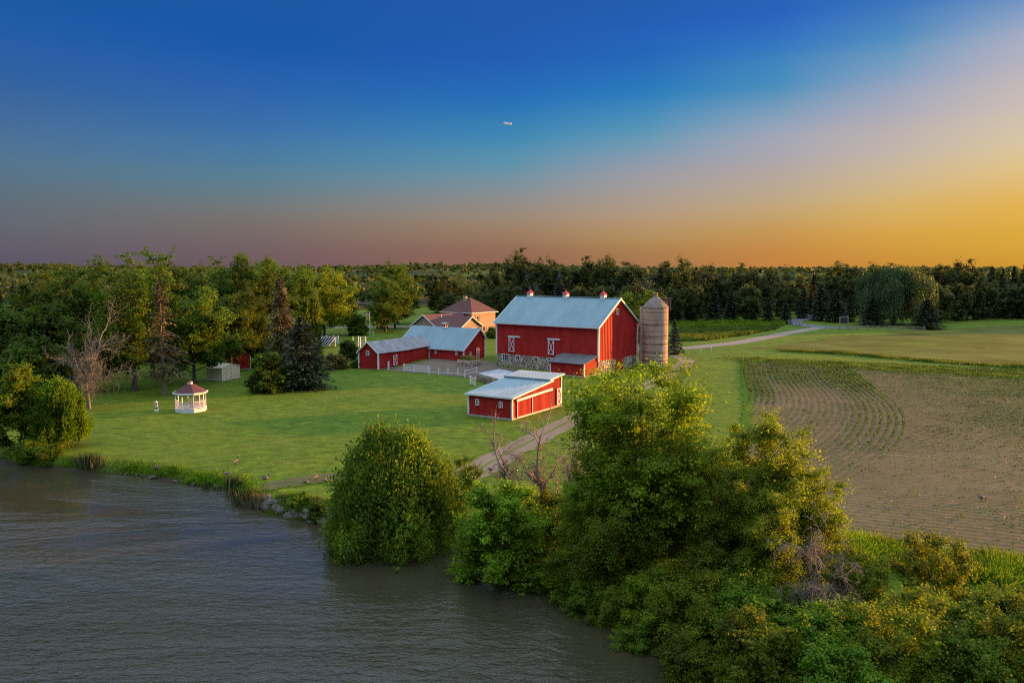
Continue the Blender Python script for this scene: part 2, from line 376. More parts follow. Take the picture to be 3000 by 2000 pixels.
def ground_material():
    m, nt, o = new_mat('lawn_and_pasture')
    p = pos_vec(nt)
    fine = noise(nt, 2.4, 6, 0.7, pos_vec(nt, (1, 0.55, 1))); mid = noise(nt, 0.22, 5, 0.6, pos_vec(nt, (0.7, 1.5, 1), rot=0.35)); big = noise(nt, 0.035, 3, 0.5, p)
    c = ramp(nt, fine, [(0.28, (0.048, 0.100, 0.005)), (0.5, (0.095, 0.172, 0.008)), (0.72, (0.165, 0.230, 0.014))])
    c = mix(nt, ramp(nt, mid, [(0.45, 0.0), (0.68, 0.6)]), c, (0.165, 0.195, 0.013))
    pat = noise(nt, 0.75, 4, 0.65, pos_vec(nt, (0.8, 1.3, 1), rot=0.9)); c = mix(nt, 1.0, c, ramp(nt, pat, [(0.3, 0.5), (0.5, 0.95), (0.72, 1.45)]), 'MULTIPLY')
    dry = noise(nt, 0.16, 6, 0.7, pos_vec(nt, (1, 1.2, 1), rot=1.7)); c = mix(nt, ramp(nt, dry, [(0.56, 0.0), (0.72, 0.55)]), c, (0.20, 0.20, 0.035))
    c = mix(nt, ramp(nt, mid, [(0.30, 0.6), (0.44, 0.0)]), c, (0.055, 0.120, 0.006))
    c = mix(nt, ramp(nt, big, [(0.35, 0.0), (0.7, 0.35)]), c, (0.155, 0.175, 0.013))
    # woods and crops far off across the plain
    ln = nd(nt, 'ShaderNodeVectorMath', operation='LENGTH'); nt.links.new(p, ln.inputs[0]); fr = nd(nt, 'ShaderNodeMapRange', i_1=330, i_2=460, i_3=0.0, i_4=1.0); nt.links.new(ln.outputs['Value'], fr.inputs[0])
    wd = ramp(nt, noise(nt, 0.006, 4, 0.6, p), [(0.36, 0.0), (0.46, 0.92)]); c = mix(nt, mix(nt, 1.0, wd, fr.outputs[0], 'MULTIPLY'), c, (0.035, 0.050, 0.012))
    # earth and dead growth where the bank drops to the water
    sep = nd(nt, 'ShaderNodeSeparateXYZ'); nt.links.new(p, sep.inputs[0])
    edge = nd(nt, 'ShaderNodeMapRange', i_1=-0.75, i_2=-0.30, i_3=1.0, i_4=0.0); nt.links.new(sep.outputs[2], edge.inputs[0])
    c = mix(nt, edge.outputs[0], c, (0.065, 0.05, 0.03))
    b = nd(nt, 'ShaderNodeBsdfPrincipled', i_Roughness=0.9); b.inputs['Specular IOR Level'].default_value = 0.15
    nt.links.new(c, b.inputs['Base Color'])
    bn = nd(nt, 'ShaderNodeBump', i_Strength=0.5, i_Distance=0.12); nt.links.new(noise(nt, 5.0, 5, 0.7, p), bn.inputs['Height']); nt.links.new(bn.outputs[0], b.inputs['Normal'])
    nt.links.new(b.outputs[0], o.inputs[0]); return m
ground_m = ground_material()
g_me = mesh_np('ground', np.stack([X, Y, Z], -1).reshape(-1, 3), Fq, smooth=True)
tag(link('ground', g_me, ground_m), kind='structure')

def water_material():
    m, nt, o = new_mat('lake_water')
    v1 = pos_vec(nt, (0.6, 1.2, 1), rot=0.45); v2 = pos_vec(nt, (0.7, 1.3, 1), rot=-0.1)
    b = nd(nt, 'ShaderNodeBsdfPrincipled', i_Roughness=0.03, i_IOR=1.42)
    b.inputs['Base Color'].default_value = (0.052, 0.046, 0.024, 1)
    a = noise(nt, 1.7, 3, 0.55, v1, 0.6); c = noise(nt, 4.2, 3, 0.6, v2, 0.5); patch = noise(nt, 0.06, 4, 0.6, pos_vec(nt, (0.5, 1.5, 1), rot=0.5), 0.8)
    s = nd(nt, 'ShaderNodeMath', operation='MULTIPLY_ADD', i_1=0.45); nt.links.new(c, s.inputs[0]); nt.links.new(a, s.inputs[2])
    st = ramp(nt, patch, [(0.38, 0.22), (0.62, 1.15)])
    # the water lies calmer in the lee of the bank
    sx = nd(nt, 'ShaderNodeSeparateXYZ'); nt.links.new(pos_vec(nt), sx.inputs[0]); dx = nd(nt, 'ShaderNodeMath', operation='MULTIPLY_ADD', i_1=-0.52, i_2=0.52 * 8 + 0.86 * 34); nt.links.new(sx.outputs[0], dx.inputs[0])
    dy = nd(nt, 'ShaderNodeMath', operation='MULTIPLY_ADD', i_1=-0.86); nt.links.new(sx.outputs[1], dy.inputs[0]); nt.links.new(dx.outputs[0], dy.inputs[2])
    lee = nd(nt, 'ShaderNodeMapRange', i_1=0.0, i_2=15.0, i_3=0.22, i_4=1.0); nt.links.new(dy.outputs[0], lee.inputs[0]); st = mix(nt, 1.0, st, lee.outputs[0], 'MULTIPLY')
    sep = nd(nt, 'ShaderNodeMath', operation='MULTIPLY'); nt.links.new(s.outputs[0], sep.inputs[0]); nt.links.new(st, sep.inputs[1])
    bn = nd(nt, 'ShaderNodeBump', i_Strength=1.0, i_Distance=0.38); nt.links.new(sep.outputs[0], bn.inputs['Height']); nt.links.new(bn.outputs[0], b.inputs['Normal'])
    nt.links.new(b.outputs[0], o.inputs[0]); return m
mb = MB(); mb.add([(-1500, -600, WATER_Z), (400, -600, WATER_Z), (400, 135, WATER_Z), (-1500, 135, WATER_Z)], [(0, 1, 2, 3)])
tag(mb.build('lake_water', water_material()), kind='structure')

# ------------------------------------------------------------------ lanes, yard, fields: sheets draped just above the ground
def smooth_line(pts, n=8):
    P = np.array(pts, float); out = []
    for i in range(len(P) - 1):
        p0 = P[max(i - 1, 0)]; p1 = P[i]; p2 = P[i + 1]; p3 = P[min(i + 2, len(P) - 1)]
        for t in np.linspace(0, 1, n, endpoint=False):
            out.append(0.5 * ((2 * p1) + (-p0 + p2) * t + (2 * p0 - 5 * p1 + 4 * p2 - p3) * t ** 2 + (-p0 + 3 * p1 - 3 * p2 + p3) * t ** 3))
    out.append(P[-1]); return np.array(out)
def drape(x, y, up): return hgt(x, y) + up
def ribbon(name, pts, widths, mat, up=0.02, n=10, across=7, jitter=0.25, seed=3):
    L_ = smooth_line(np.column_stack([np.array(pts), np.array(widths)]), n)
    P, Wd = L_[:, :2], L_[:, 2]; T = np.gradient(P, axis=0); T /= np.linalg.norm(T, axis=1, keepdims=True); Nn = np.column_stack([-T[:, 1], T[:, 0]])
    r = np.random.default_rng(seed); ss = np.linspace(-1, 1, across); V = []
    jl = r.normal(0, jitter, len(P)); jr = r.normal(0, jitter, len(P)); uv = []
    s_ = np.concatenate([[0], np.cumsum(np.linalg.norm(np.diff(P, axis=0), axis=1))])
    for i in range(len(P)):
        for s in ss:
            w = Wd[i] / 2 * s + (jl[i] * max(0, -s) ** 3 + jr[i] * max(0, s) ** 3)
            V.append(P[i] + Nn[i] * w); uv.append((0.5 + s / 2, s_[i]))
    V = np.array(V); z = drape(V[:, 0], V[:, 1], up)
    k = across; i = np.arange(len(P) - 1)[:, None] * k; j = np.arange(k - 1)[None]
    F = np.stack([i + j + 1, i + j, i + k + j, i + k + j + 1], -1).reshape(-1, 4)
    me = mesh_np(name, np.column_stack([V, z]), F, smooth=True)
    uvl = me.uv_layers.new(name='UVMap'); uv = np.array(uv, np.float32)[F.ravel()]; uvl.data.foreach_set('uv', uv.ravel())
    return tag(link(name, me, mat), kind='structure')
def gravel_material(name, base, dark, grassy=True, hw=(0.0,)):
    m, nt, o = new_mat(name)
    f = noise(nt, 1.3, 6, 0.7); g = noise(nt, 9, 4, 0.7)
    c = mix(nt, 0.5, ramp(nt, f, [(0.3, dark), (0.7, base)]), ramp(nt, g, [(0.3, dark), (0.7, base)]))
    if grassy:
        uv = nd(nt, 'ShaderNodeTexCoord').outputs['UV']; sp = nd(nt, 'ShaderNodeSeparateXYZ'); nt.links.new(uv, sp.inputs[0])
        edge = ramp(nt, sp.outputs[0], [(0.0, 1.0), (0.2, 0.15), (0.36, 0.15), (0.5, 0.74), (0.64, 0.15), (0.8, 0.15), (1.0, 1.0)])
        e2 = nd(nt, 'ShaderNodeMath', operation='ADD', i_1=-0.42); nt.links.new(edge, e2.inputs[0])
        e3 = nd(nt, 'ShaderNodeMath', operation='ADD'); nt.links.new(e2.outputs[0], e3.inputs[0]); nt.links.new(noise(nt, 1.6, 5, 0.7), e3.inputs[1])
        c = mix(nt, ramp(nt, e3.outputs[0], [(0.45, 0.0), (0.75, 1.0)]), c, (0.095, 0.165, 0.010))
    b = nd(nt, 'ShaderNodeBsdfPrincipled', i_Roughness=0.95); b.inputs['Specular IOR Level'].default_value = 0.1
    nt.links.new(c, b.inputs['Base Color'])
    bn = nd(nt, 'ShaderNodeBump', i_Strength=0.6, i_Distance=0.05); nt.links.new(noise(nt, 14, 4, 0.7), bn.inputs['Height']); nt.links.new(bn.outputs[0], b.inputs['Normal'])
    nt.links.new(b.outputs[0], o.inputs[0]); return m
def dsite(pts, z=0.0): return [site(a / 0.784, b / 0.784, z) for a, b in pts]
lane_m = gravel_material('lane_gravel', (0.34, 0.27, 0.19), (0.20, 0.155, 0.10))
drive_m = gravel_material('drive_gravel', (0.36, 0.29, 0.23), (0.26, 0.21, 0.165), grassy=False)
yard_m = gravel_material('yard_dirt', (0.23, 0.18, 0.125), (0.12, 0.09, 0.06), grassy=False)
path_m = gravel_material('worn_path', (0.18, 0.14, 0.075), (0.09, 0.10, 0.03), grassy=True)
asph_m = surface('asphalt', (0.13, 0.14, 0.17), 0.8, 0.15, 1.5, 0.2, 10)
ribbon('gravel_lane', dsite([(1500, 812), (1548, 816), (1574, 828), (1572, 842), (1540, 860), (1490, 884), (1420, 915), (1345, 948), (1260, 992), (1175, 1036), (1100, 1076), (1058, 1100)]),
       [3, 3, 3.2, 3.2, 3.0, 3.0, 3.1, 3.3, 3.6, 3.8, 4.0, 3.6], lane_m, 0.03, seed=5)
ribbon('worn_path', dsite([(1080, 1086), (980, 1092), (860, 1093), (770, 1095), (700, 1103), (640, 1113), (606, 1124)]), [2.0, 2.6, 3.2, 3.2, 3.0, 2.4, 1.4], path_m, 0.05, jitter=0.2, seed=8)
ribbon('farm_drive', dsite([(1420, 800), (1565, 800), (1640, 794), (1700, 787), (1760, 777), (1810, 767), (1855, 759), (1884, 754)]), [4.2] * 8, drive_m, 0.03, jitter=0.1, seed=9)
ribbon('paved_road', dsite([(1960, 756), (1905, 754.5), (1868, 751.5), (1838, 748), (1818, 743.5), (1822, 739), (1845, 734.5), (1862, 730), (1858, 725), (1850, 720)]), [6] * 10, asph_m, 0.06, jitter=0.02, seed=4)
ribbon('house_drive', dsite([(600, 753), (780, 755), (850, 756), (925, 757), (990, 759)]), [6.0] * 5, drive_m, 0.03, jitter=0.1, seed=12)
# barnyard between barn, stable and wing
def sheet(name, poly, mat, up=0.03, step=1.2, jit=0.3, seed=1):
    """filled outline on a draped grid"""
    P = np.array(poly, float); lo, hi = P.min(0), P.max(0)
    xs = np.arange(lo[0], hi[0] + step, step); ys = np.arange(lo[1], hi[1] + step, step)
    A, B = np.meshgrid(xs, ys); r = np.random.default_rng(seed); A = A + r.uniform(-jit, jit, A.shape); B = B + r.uniform(-jit, jit, B.shape)
    cx = (A[:-1, :-1] + A[1:, 1:]) / 2; cy = (B[:-1, :-1] + B[1:, 1:]) / 2; ins = np.zeros(cx.shape, bool)
    for i in range(len(P)):
        x1, y1 = P[i]; x2, y2 = P[(i + 1) % len(P)]
        ins ^= ((y1 > cy) != (y2 > cy)) & (cx < (x2 - x1) * (cy - y1) / (y2 - y1 + 1e-12) + x1)
    id_ = np.arange(A.size).reshape(A.shape)
    F = np.stack([id_[:-1, :-1], id_[:-1, 1:], id_[1:, 1:], id_[1:, :-1]], -1)[ins]
    used = np.unique(F); mp = np.full(A.size, -1); mp[used] = np.arange(len(used))
    V = np.column_stack([A.ravel()[used], B.ravel()[used]]); V = np.column_stack([V, drape(V[:, 0], V[:, 1], up)])
    return tag(link(name, mesh_np(name, V, mp[F], smooth=True), mat), kind='structure')
sheet('barnyard', [(-20, 139), (-21.5, 133.8), (-17, 131.5), (-12, 128.8), (-7.4, 125.2), (-2, 122), (4, 120.5), (8, 122.5), (4, 131), (-2, 139.5), (-5, 146), (-9, 144), (-14, 148)], yard_m, 0.03, 0.5, 0.2)

# crop field: a headland of rows follows the curved west edge, the main rows run east-west
FV = np.array([0.92, -0.39]); FV /= np.linalg.norm(FV); FN = np.array([-FV[1], FV[0]])
def along(pts):
    """curve as east coordinate over north coordinate in the field's own axes"""
    q = smooth_line(pts, 16); e = np.column_stack([q @ FN, q @ FV]); return e[np.argsort(e[:, 0])]
EDGE = along([(44.2, 153), (36.6, 127), (30.4, 104), (25.5, 88), (19.8, 71), (15.6, 58), (14.2, 51.5)])     # where the soil ends
WEST = along([(44.2, 153), (36.9, 127), (31.8, 107), (25.5, 92), (16.6, 78), (4, 64), (-12, 50)])             # line the headland rows follow
N0, N1 = EDGE[0, 0], EDGE[-1, 0]; WLEN = N1 - N0; HEAD = 18.5
def e_edge(n): return np.interp(n, EDGE[:, 0], EDGE[:, 1])
def e_west(n): return np.interp(n, WEST[:, 0], WEST[:, 1])
def en_xy(e, n): return FV[0] * e + FN[0] * n, FV[1] * e + FN[1] * n
def build_field():
    na, nb = 120, 150; ti = 105 * np.linspace(0, 1, na + 1) ** 1.4; ni = np.linspace(N0, N1, nb + 1); T_, Nn = np.meshgrid(ti, ni, indexing='ij')
    r = np.random.default_rng(4); jit = np.zeros(T_.shape); jit[0] = r.normal(0, 0.3, nb + 1); f = np.zeros(T_.shape); f[:, 0] = r.normal(0, 0.3, na + 1); f[:, -1] = r.normal(0, 0.3, na + 1)
    E_ = e_edge(Nn) + T_; A = E_ - e_west(Nn); x, y = en_xy(E_ + jit, Nn + f)
    z = drape(x.ravel(), y.ravel(), 0.025); k = nb + 1; i = np.arange(na)[:, None] * k; j = np.arange(nb)[None]
    F = np.stack([i + j, i + k + j, i + k + j + 1, i + j + 1], -1).reshape(-1, 4)
    me = mesh_np('crop_field', np.column_stack([x.ravel(), y.ravel(), z]), F, smooth=True)
    UV = np.column_stack([A.ravel(), Nn.ravel()]).astype(np.float32); uvl = me.uv_layers.new(name='UVMap'); uvl.data.foreach_set('uv', UV[F.ravel()].ravel())
    U2 = me.uv_layers.new(name='EdgeUV'); UV = np.column_stack([T_.ravel(), Nn.ravel()]).astype(np.float32); U2.data.foreach_set('uv', UV[F.ravel()].ravel())
    m, nt, o = new_mat('field_soil')
    uv = nd(nt, 'ShaderNodeUVMap', uv_map='UVMap').outputs[0]; sp = nd(nt, 'ShaderNodeSeparateXYZ'); nt.links.new(uv, sp.inputs[0])
    def streaks(sc):
        mp = nd(nt, 'ShaderNodeMapping'); mp.inputs['Scale'].default_value = sc; nt.links.new(uv, mp.inputs['Vector']); return noise(nt, 1.0, 5, 0.6, mp.outputs[0])
    def rows(sock):
        sw = nd(nt, 'ShaderNodeMath', operation='MULTIPLY', i_1=2 * math.pi / 0.77); nt.links.new(sock, sw.inputs[0]); sn = nd(nt, 'ShaderNodeMath', operation='SINE'); nt.links.new(sw.outputs[0], sn.inputs[0])
        mr = nd(nt, 'ShaderNodeMapRange', i_1=-1, i_2=1, i_3=0.0, i_4=1.0); nt.links.new(sn.outputs[0], mr.inputs[0]); return mr.outputs[0]
    head = ramp(nt, nd(nt, 'ShaderNodeMath', operation='MULTIPLY', i_0=sp.outputs[0], i_1=1 / 100).outputs[0], [(HEAD / 100 - 0.003, 1.0), (HEAD / 100 + 0.003, 0.0)])
    streak = mix(nt, head, streaks((0.08, 1.1, 1)), streaks((1.1, 0.08, 1))); row = mix(nt, head, rows(sp.outputs[1]), rows(sp.outputs[0]))
    fine = noise(nt, 3.5, 6, 0.75)
    c = ramp(nt, fine, [(0.3, (0.095, 0.058, 0.040)), (0.55, (0.165, 0.104, 0.070)), (0.8, (0.27, 0.19, 0.125))])
    c = mix(nt, ramp(nt, streak, [(0.35, 0.0), (0.65, 0.6)]), c, (0.20, 0.145, 0.088))
    c = mix(nt, 0.5, c, ramp(nt, row, [(0.0, 0.66), (0.5, 0.95), (1.0, 1.25)]), 'MULTIPLY')
    weed = noise(nt, 0.045, 4, 0.6); w2 = noise(nt, 2.0, 5, 0.75, pos_vec(nt, (0.6, 1.6, 1), rot=0.2))
    wa = nd(nt, 'ShaderNodeMath', operation='ADD'); nt.links.new(weed, wa.inputs[0]); nt.links.new(w2, wa.inputs[1])
    c = mix(nt, ramp(nt, wa.outputs[0], [(0.92, 0.0), (1.22, 0.6)]), c, (0.100, 0.125, 0.020))
    g1 = nd(nt, 'ShaderNodeMapRange', i_1=15, i_2=48, i_3=0.0, i_4=1.0); nt.links.new(sp.outputs[0], g1.inputs[0]); g2 = nd(nt, 'ShaderNodeMapRange', i_1=72, i_2=128, i_3=0.12, i_4=0.8); nt.links.new(sp.outputs[1], g2.inputs[0])
    gm = mix(nt, 1.0, mix(nt, 1.0, g1.outputs[0], g2.outputs[0], 'MULTIPLY'), ramp(nt, w2, [(0.32, 0.25), (0.62, 1.0)]), 'MULTIPLY'); c = mix(nt, gm, c, (0.088, 0.122, 0.016))
    ea = nd(nt, 'ShaderNodeMath', operation='MULTIPLY_ADD', i_1=-2.2); nt.links.new(w2, ea.inputs[0]); eu = nd(nt, 'ShaderNodeUVMap', uv_map='EdgeUV'); es = nd(nt, 'ShaderNodeSeparateXYZ'); nt.links.new(eu.outputs[0], es.inputs[0]); nt.links.new(es.outputs[0], ea.inputs[2])
    c = mix(nt, ramp(nt, ea.outputs[0], [(0.0, 1.0), (0.9, 0.0)]), c, (0.09, 0.16, 0.010))
    b = nd(nt, 'ShaderNodeBsdfPrincipled', i_Roughness=0.95); b.inputs['Specular IOR Level'].default_value = 0.1
    nt.links.new(c, b.inputs['Base Color'])
    hh = nd(nt, 'ShaderNodeMath', operation='MULTIPLY_ADD', i_1=0.2); nt.links.new(row, hh.inputs[0]); nt.links.new(fine, hh.inputs[2])
    bn = nd(nt, 'ShaderNodeBump', i_Strength=0.7, i_Distance=0.12); nt.links.new(hh.outputs[0], bn.inputs['Height']); nt.links.new(bn.outputs[0], b.inputs['Normal'])
    nt.links.new(b.outputs[0], o.inputs[0])
    tag(link('crop_field', me, m), kind='structure')
build_field()

def quads(C, U, W):
    """diamond leaves: centres C, half-axes U and W"""
    V = np.stack([C - U, C - W, C + U, C + W], 1).reshape(-1, 3)
    return V, np.arange(len(C) * 4).reshape(-1, 4)
def unit(v): return v / (np.linalg.norm(v, axis=-1, keepdims=True) + 1e-9)
def blades(xy, h, w, r, lean=0.25, up=0.0):
    """upright grass or leaf blades standing at xy"""
    n = len(xy); z = hgt(xy[:, 0], xy[:, 1]) + up
    a = r.uniform(0, 2 * np.pi, n); U = np.column_stack([r.normal(0, lean, n) * h / 2, r.normal(0, lean, n) * h / 2, h / 2])
    W = np.column_stack([np.cos(a) * w / 2, np.sin(a) * w / 2, np.zeros(n)])
    C = np.column_stack([xy, z]) + U * 0.96
    return quads(C, U, W)
def build_rows():
    r = np.random.default_rng(21); pts = []; hs = []
    def put(e, n, dens, h):
        x, y = en_xy(e, n); keep = (r.random(len(e)) < dens + 0.45 * (vnoise(x, y, 6, 7) - 0.5)) & (e > e_edge(n) + 0.2)
        pts.append(np.column_stack([x, y])[keep] + r.normal(0, 0.05, (keep.sum(), 2))); hs.append(np.broadcast_to(h, e.shape)[keep])
    for k in range(24):                                               # headland
        n = np.arange(N0 + 1, N1 - 0.5, 0.11); b = N1 - n; far = sst(46, 22, b); left = sst(7, 2, np.full_like(b, k)) * sst(62, 40, b); ok = 1.0 if r.random() < 0.86 else 0.5
        right = 0.4 * (k > 15) * sst(88, 60, b)
        put(e_west(n) + 0.5 + 0.77 * k, n, (0.30 + 0.75 * np.maximum(far, left) + right) * ok, 0.13 + 0.14 * np.maximum(far, left) + 0.1 * right)
    for k in range(int(WLEN / 0.77)):                                 # main block
        n0 = N1 - 0.4 - 0.77 * k; b0 = N1 - n0; a = np.arange(HEAD, 104, 0.15); far = float(sst(26, 3, np.array(b0))); near = float(sst(72, 40, np.array(b0)))
        put(e_west(n0) + a, np.full_like(a, n0), 0.30 + 0.55 * far + 0.30 * near * sst(HEAD - 5, 45, a), 0.12 + 0.12 * far)
    P = np.concatenate(pts); h = np.concatenate(hs) * r.uniform(0.7, 1.4, len(P)); g = Geo()
    for q in range(2): g.add(*blades(P + r.normal(0, 0.04, P.shape), h, h * 0.45, r, 0.7, 0.02))
    tag(link('crop_rows', g.mesh('crop_rows'), lf_corn), 'thin green seedling rows curving across the brown soil', 'crop', kind='stuff')
    n_ = 190000; t = r.uniform(0, 1, n_) ** 0.8 * 100; n = r.uniform(N0, N1, n_); e = e_edge(n) + t; a = e - e_west(n); b = N1 - n; x, y = en_xy(e, n)
    dens = 0.10 + 0.8 * sst(12, 34, a) * sst(95, 45, b) * (0.3 + vnoise(x, y, 6, 11)) + 0.3 * (vnoise(x, y, 4, 12) > 0.72)
    k = r.random(n_) < dens; P = np.column_stack([x, y])[k]; h = r.uniform(0.04, 0.11, len(P)); g = Geo()
    g.add(*blades(P, h, h * 1.6, r, 1.6, 0.02))
    tag(link('field_weeds', g.mesh('field_weeds'), lf_field), 'low weeds scattered over the bare soil', 'weeds', kind='stuff')
build_rows()
far_m = surface('far_field', (0.085, 0.115, 0.008), 0.95, 0.3, 0.08, 0.4, 3, spec=0.1, col2=(0.12, 0.125, 0.026))
sheet('far_field', [site(*p) for p in [(2180, 1022), (2330, 1008), (2450, 990), (2620, 976), (2800, 966), (2950, 956), (3300, 962), (3300, 1078), (3000, 1076), (2780, 1055), (2560, 1038), (2330, 1026)]], far_m, 0.02, 2.5, 0.5, 2)

# ------------------------------------------------------------------ building kit (local x: along the front to the right, y: away from the camera side)
def ribbed(mb, p0, p1, z0, top, sp=0.3, dep=0.035, mi=0):
    """vertical ribbed siding from p0 to p1 (outside on the right hand of travel), top(t) gives the height"""
    p0 = Vector((*p0, 0)); p1 = Vector((*p1, 0)); L_ = (p1 - p0).length; d = (p1 - p0) / L_; n = Vector((d.y, -d.x, 0))
    st = [0.0]; k = max(1, int(round(L_ / sp))); w = L_ / k; prof = [(0, 0)]
    for i in range(k):
        a = i * w; prof += [(a + w * 0.62, 0), (a + w * 0.70, dep), (a + w * 0.92, dep), (a + w, 0)]
    for t in (top.breaks if hasattr(top, 'breaks') else []): prof.append((t * L_, 0))
    prof = sorted(set(prof)); vs = []
    for a, o in prof:
        p = p0 + d * a + n * o; vs += [(p.x, p.y, z0), (p.x, p.y, top(a / L_))]
    mb.add(vs, [(2 * i, 2 * i + 2, 2 * i + 3, 2 * i + 1) for i in range(len(prof) - 1)], mi)
class Top:
    def __init__(s, pts): s.p = pts; s.breaks = [t for t, _ in pts[1:-1]]
    def __call__(s, t): return float(np.interp(t, [a for a, _ in s.p], [b for _, b in s.p]))
def roof_plane(mb, e0, e1, r1, r0, t=0.12, seam=0.6, sh=0.025):
    """metal roof slope: eave e0-e1, ridge r0-r1, raised seams from eave to ridge"""
    e0, e1, r1, r0 = map(Vector, (e0, e1, r1, r0)); mb.slab([e0, e1, r1, r0], t)
    n = (e1 - e0).cross(r1 - e1).normalized(); L_ = (e1 - e0).length; k = int(L_ / seam)
    for i in range(1, k):
        f = i / k; a = e0.lerp(e1, f) + n * sh * 0.4; b = r0.lerp(r1, f) + n * sh * 0.4
        mb.bar(a, b, 0.05, sh, n)
def window(parent, loc, w, h, rz=0.0, nx_=2, nz=2, fr=0.09, label=None):
    """white frame with glazing bars; pane behind; faces local -y"""
    f = MB(); d0, d1 = -0.09, 0.03
    f.box(-w / 2, -w / 2 + fr, d0, d1, 0, h).box(w / 2 - fr, w / 2, d0, d1, 0, h)
    f.box(-w / 2 + fr, w / 2 - fr, d0, d1, h - fr, h).box(-w / 2 + fr, w / 2 - fr, d0 - 0.03, d1, 0, fr)
    for i in range(1, nx_): x = -w / 2 + w * i / nx_; f.box(x - 0.03, x + 0.03, d0 + 0.02, d1, fr, h - fr)
    for i in range(1, nz): z = h * i / nz; f.box(-w / 2 + fr, w / 2 - fr, d0 + 0.025, d1 - 0.005, z - 0.03, z + 0.03)
    o = f.build('window', white, parent, loc, rz)
    MB().box(-w / 2 + fr / 2, w / 2 - fr / 2, -0.045, -0.02, fr / 2, h - fr / 2).build('pane', glass_m, o)
    return o
def xdoor(parent, loc, w, h, rz=0.0, split=False, fr=0.13, mat=None):
    """red plank door with white border and crossed braces; faces local -y"""
    p = MB(); k = max(3, int(w / 0.25))
    for i in range(k): p.box(-w / 2 + w * i / k + 0.008, -w / 2 + w * (i + 1) / k - 0.008, -0.10, 0.02, 0, h)
    o = p.build('door', mat or red, parent, loc, rz); b = MB(); y0, y1 = -0.145, -0.1
    b.box(-w / 2, -w / 2 + fr, y0, y1, 0, h).box(w / 2 - fr, w / 2, y0, y1, 0, h).box(-w / 2 + fr, w / 2 - fr, y0, y1, 0, fr).box(-w / 2 + fr, w / 2 - fr, y0, y1, h - fr, h)
    cells = [(fr, h - fr)] if not split else [(fr, h / 2 - fr / 2), (h / 2 + fr / 2, h - fr)]
    if split: b.box(-w / 2 + fr, w / 2 - fr, y0, y1, h / 2 - fr / 2, h / 2 + fr / 2)
    for za, zb in cells:
        b.bar((-w / 2 + fr, -0.125, za), (w / 2 - fr, -0.125, zb), 0.03, fr * 0.8, (0, 0, 1)).bar((w / 2 - fr, -0.117, za), (-w / 2 + fr, -0.117, zb), 0.03, fr * 0.8, (0, 0, 1))
    b.build('brace', white, o); return o
def trim(parent, name, bars, mat=None):
    b = MB()
    for a, c, w, h in bars: b.bar(a, c, w, h)
    return b.build(name, mat or white, parent)
def corner_post(parent, x, y, z0, z1, s=0.22):
    return MB().box(x - s / 2, x + s / 2, y - s / 2, y + s / 2, z0, z1).build('corner_trim', white, parent)
STONES = []
for k in range(7):
    r_ = np.random.default_rng(100 + k); g_ = (1 + 5 ** 0.5) / 2
    iv = [(-1, g_, 0), (1, g_, 0), (-1, -g_, 0), (1, -g_, 0), (0, -1, g_), (0, 1, g_), (0, -1, -g_), (0, 1, -g_), (g_, 0, -1), (g_, 0, 1), (-g_, 0, -1), (-g_, 0, 1)]
    iv = np.array(iv) / 1.9 * r_.uniform(0.72, 1.2, (12, 1)) * [0.5, 0.5, 0.5]
    fs = [(0, 11, 5), (0, 5, 1), (0, 1, 7), (0, 7, 10), (0, 10, 11), (1, 5, 9), (5, 11, 4), (11, 10, 2), (10, 7, 6), (7, 1, 8), (3, 9, 4), (3, 4, 2), (3, 2, 6), (3, 6, 8), (3, 8, 9), (4, 9, 5), (2, 4, 11), (6, 2, 10), (8, 6, 7), (9, 8, 1)]
    m_ = bpy.data.meshes.new('stone'); m_.from_pydata([tuple(v) for v in iv], [], fs); m_.materials.append(stone); STONES.append(m_)
def stone_face(parent, p0, p1, z0, z1, holes=(), size=0.42, proud=0.05, skip=0.12, seed=0, z1b=None, z0b=None):
    """field stones set in a mortared face running from p0 to p1"""
    r = random.Random(seed); a = Vector((*p0, 0)); b = Vector((*p1, 0)); L_ = (b - a).length; d = (b - a) / L_; n = Vector((d.y, -d.x, 0)); ang = math.atan2(d.y, d.x); cnt = 0
    z1b = z1 if z1b is None else z1b; z0b = z0 if z0b is None else z0b
    z = min(z0, z0b) + size * 0.3
    while z < max(z1, z1b) - size * 0.2:
        s = r.uniform(0, size)
        while s < L_ - size * 0.3:
            w = size * r.uniform(0.55, 1.35); h = size * r.uniform(0.55, 0.95); f = s / L_
            if r.random() > skip and z0 + (z0b - z0) * f < z + 0.1 and z + h * 0.4 < z1 + (z1b - z1) * f and not any(h0 - w / 2 < s < h1 + w / 2 and g0 - h / 2 < z < g1 + h / 2 for h0, h1, g0, g1 in holes):
                p = a + d * s + n * (proud * r.uniform(0.1, 1.0) - 0.02)
                o = bpy.data.objects.new('stone', r.choice(STONES)); COL.objects.link(o); o.parent = parent
                o.location = (p.x, p.y, z + r.uniform(-0.05, 0.05)); o.scale = (w, 0.22, h); o.rotation_euler = (0, r.uniform(-0.3, 0.3), ang); cnt += 1
            s += w * r.uniform(0.95, 1.25)
        z += size * 0.72
    return cnt

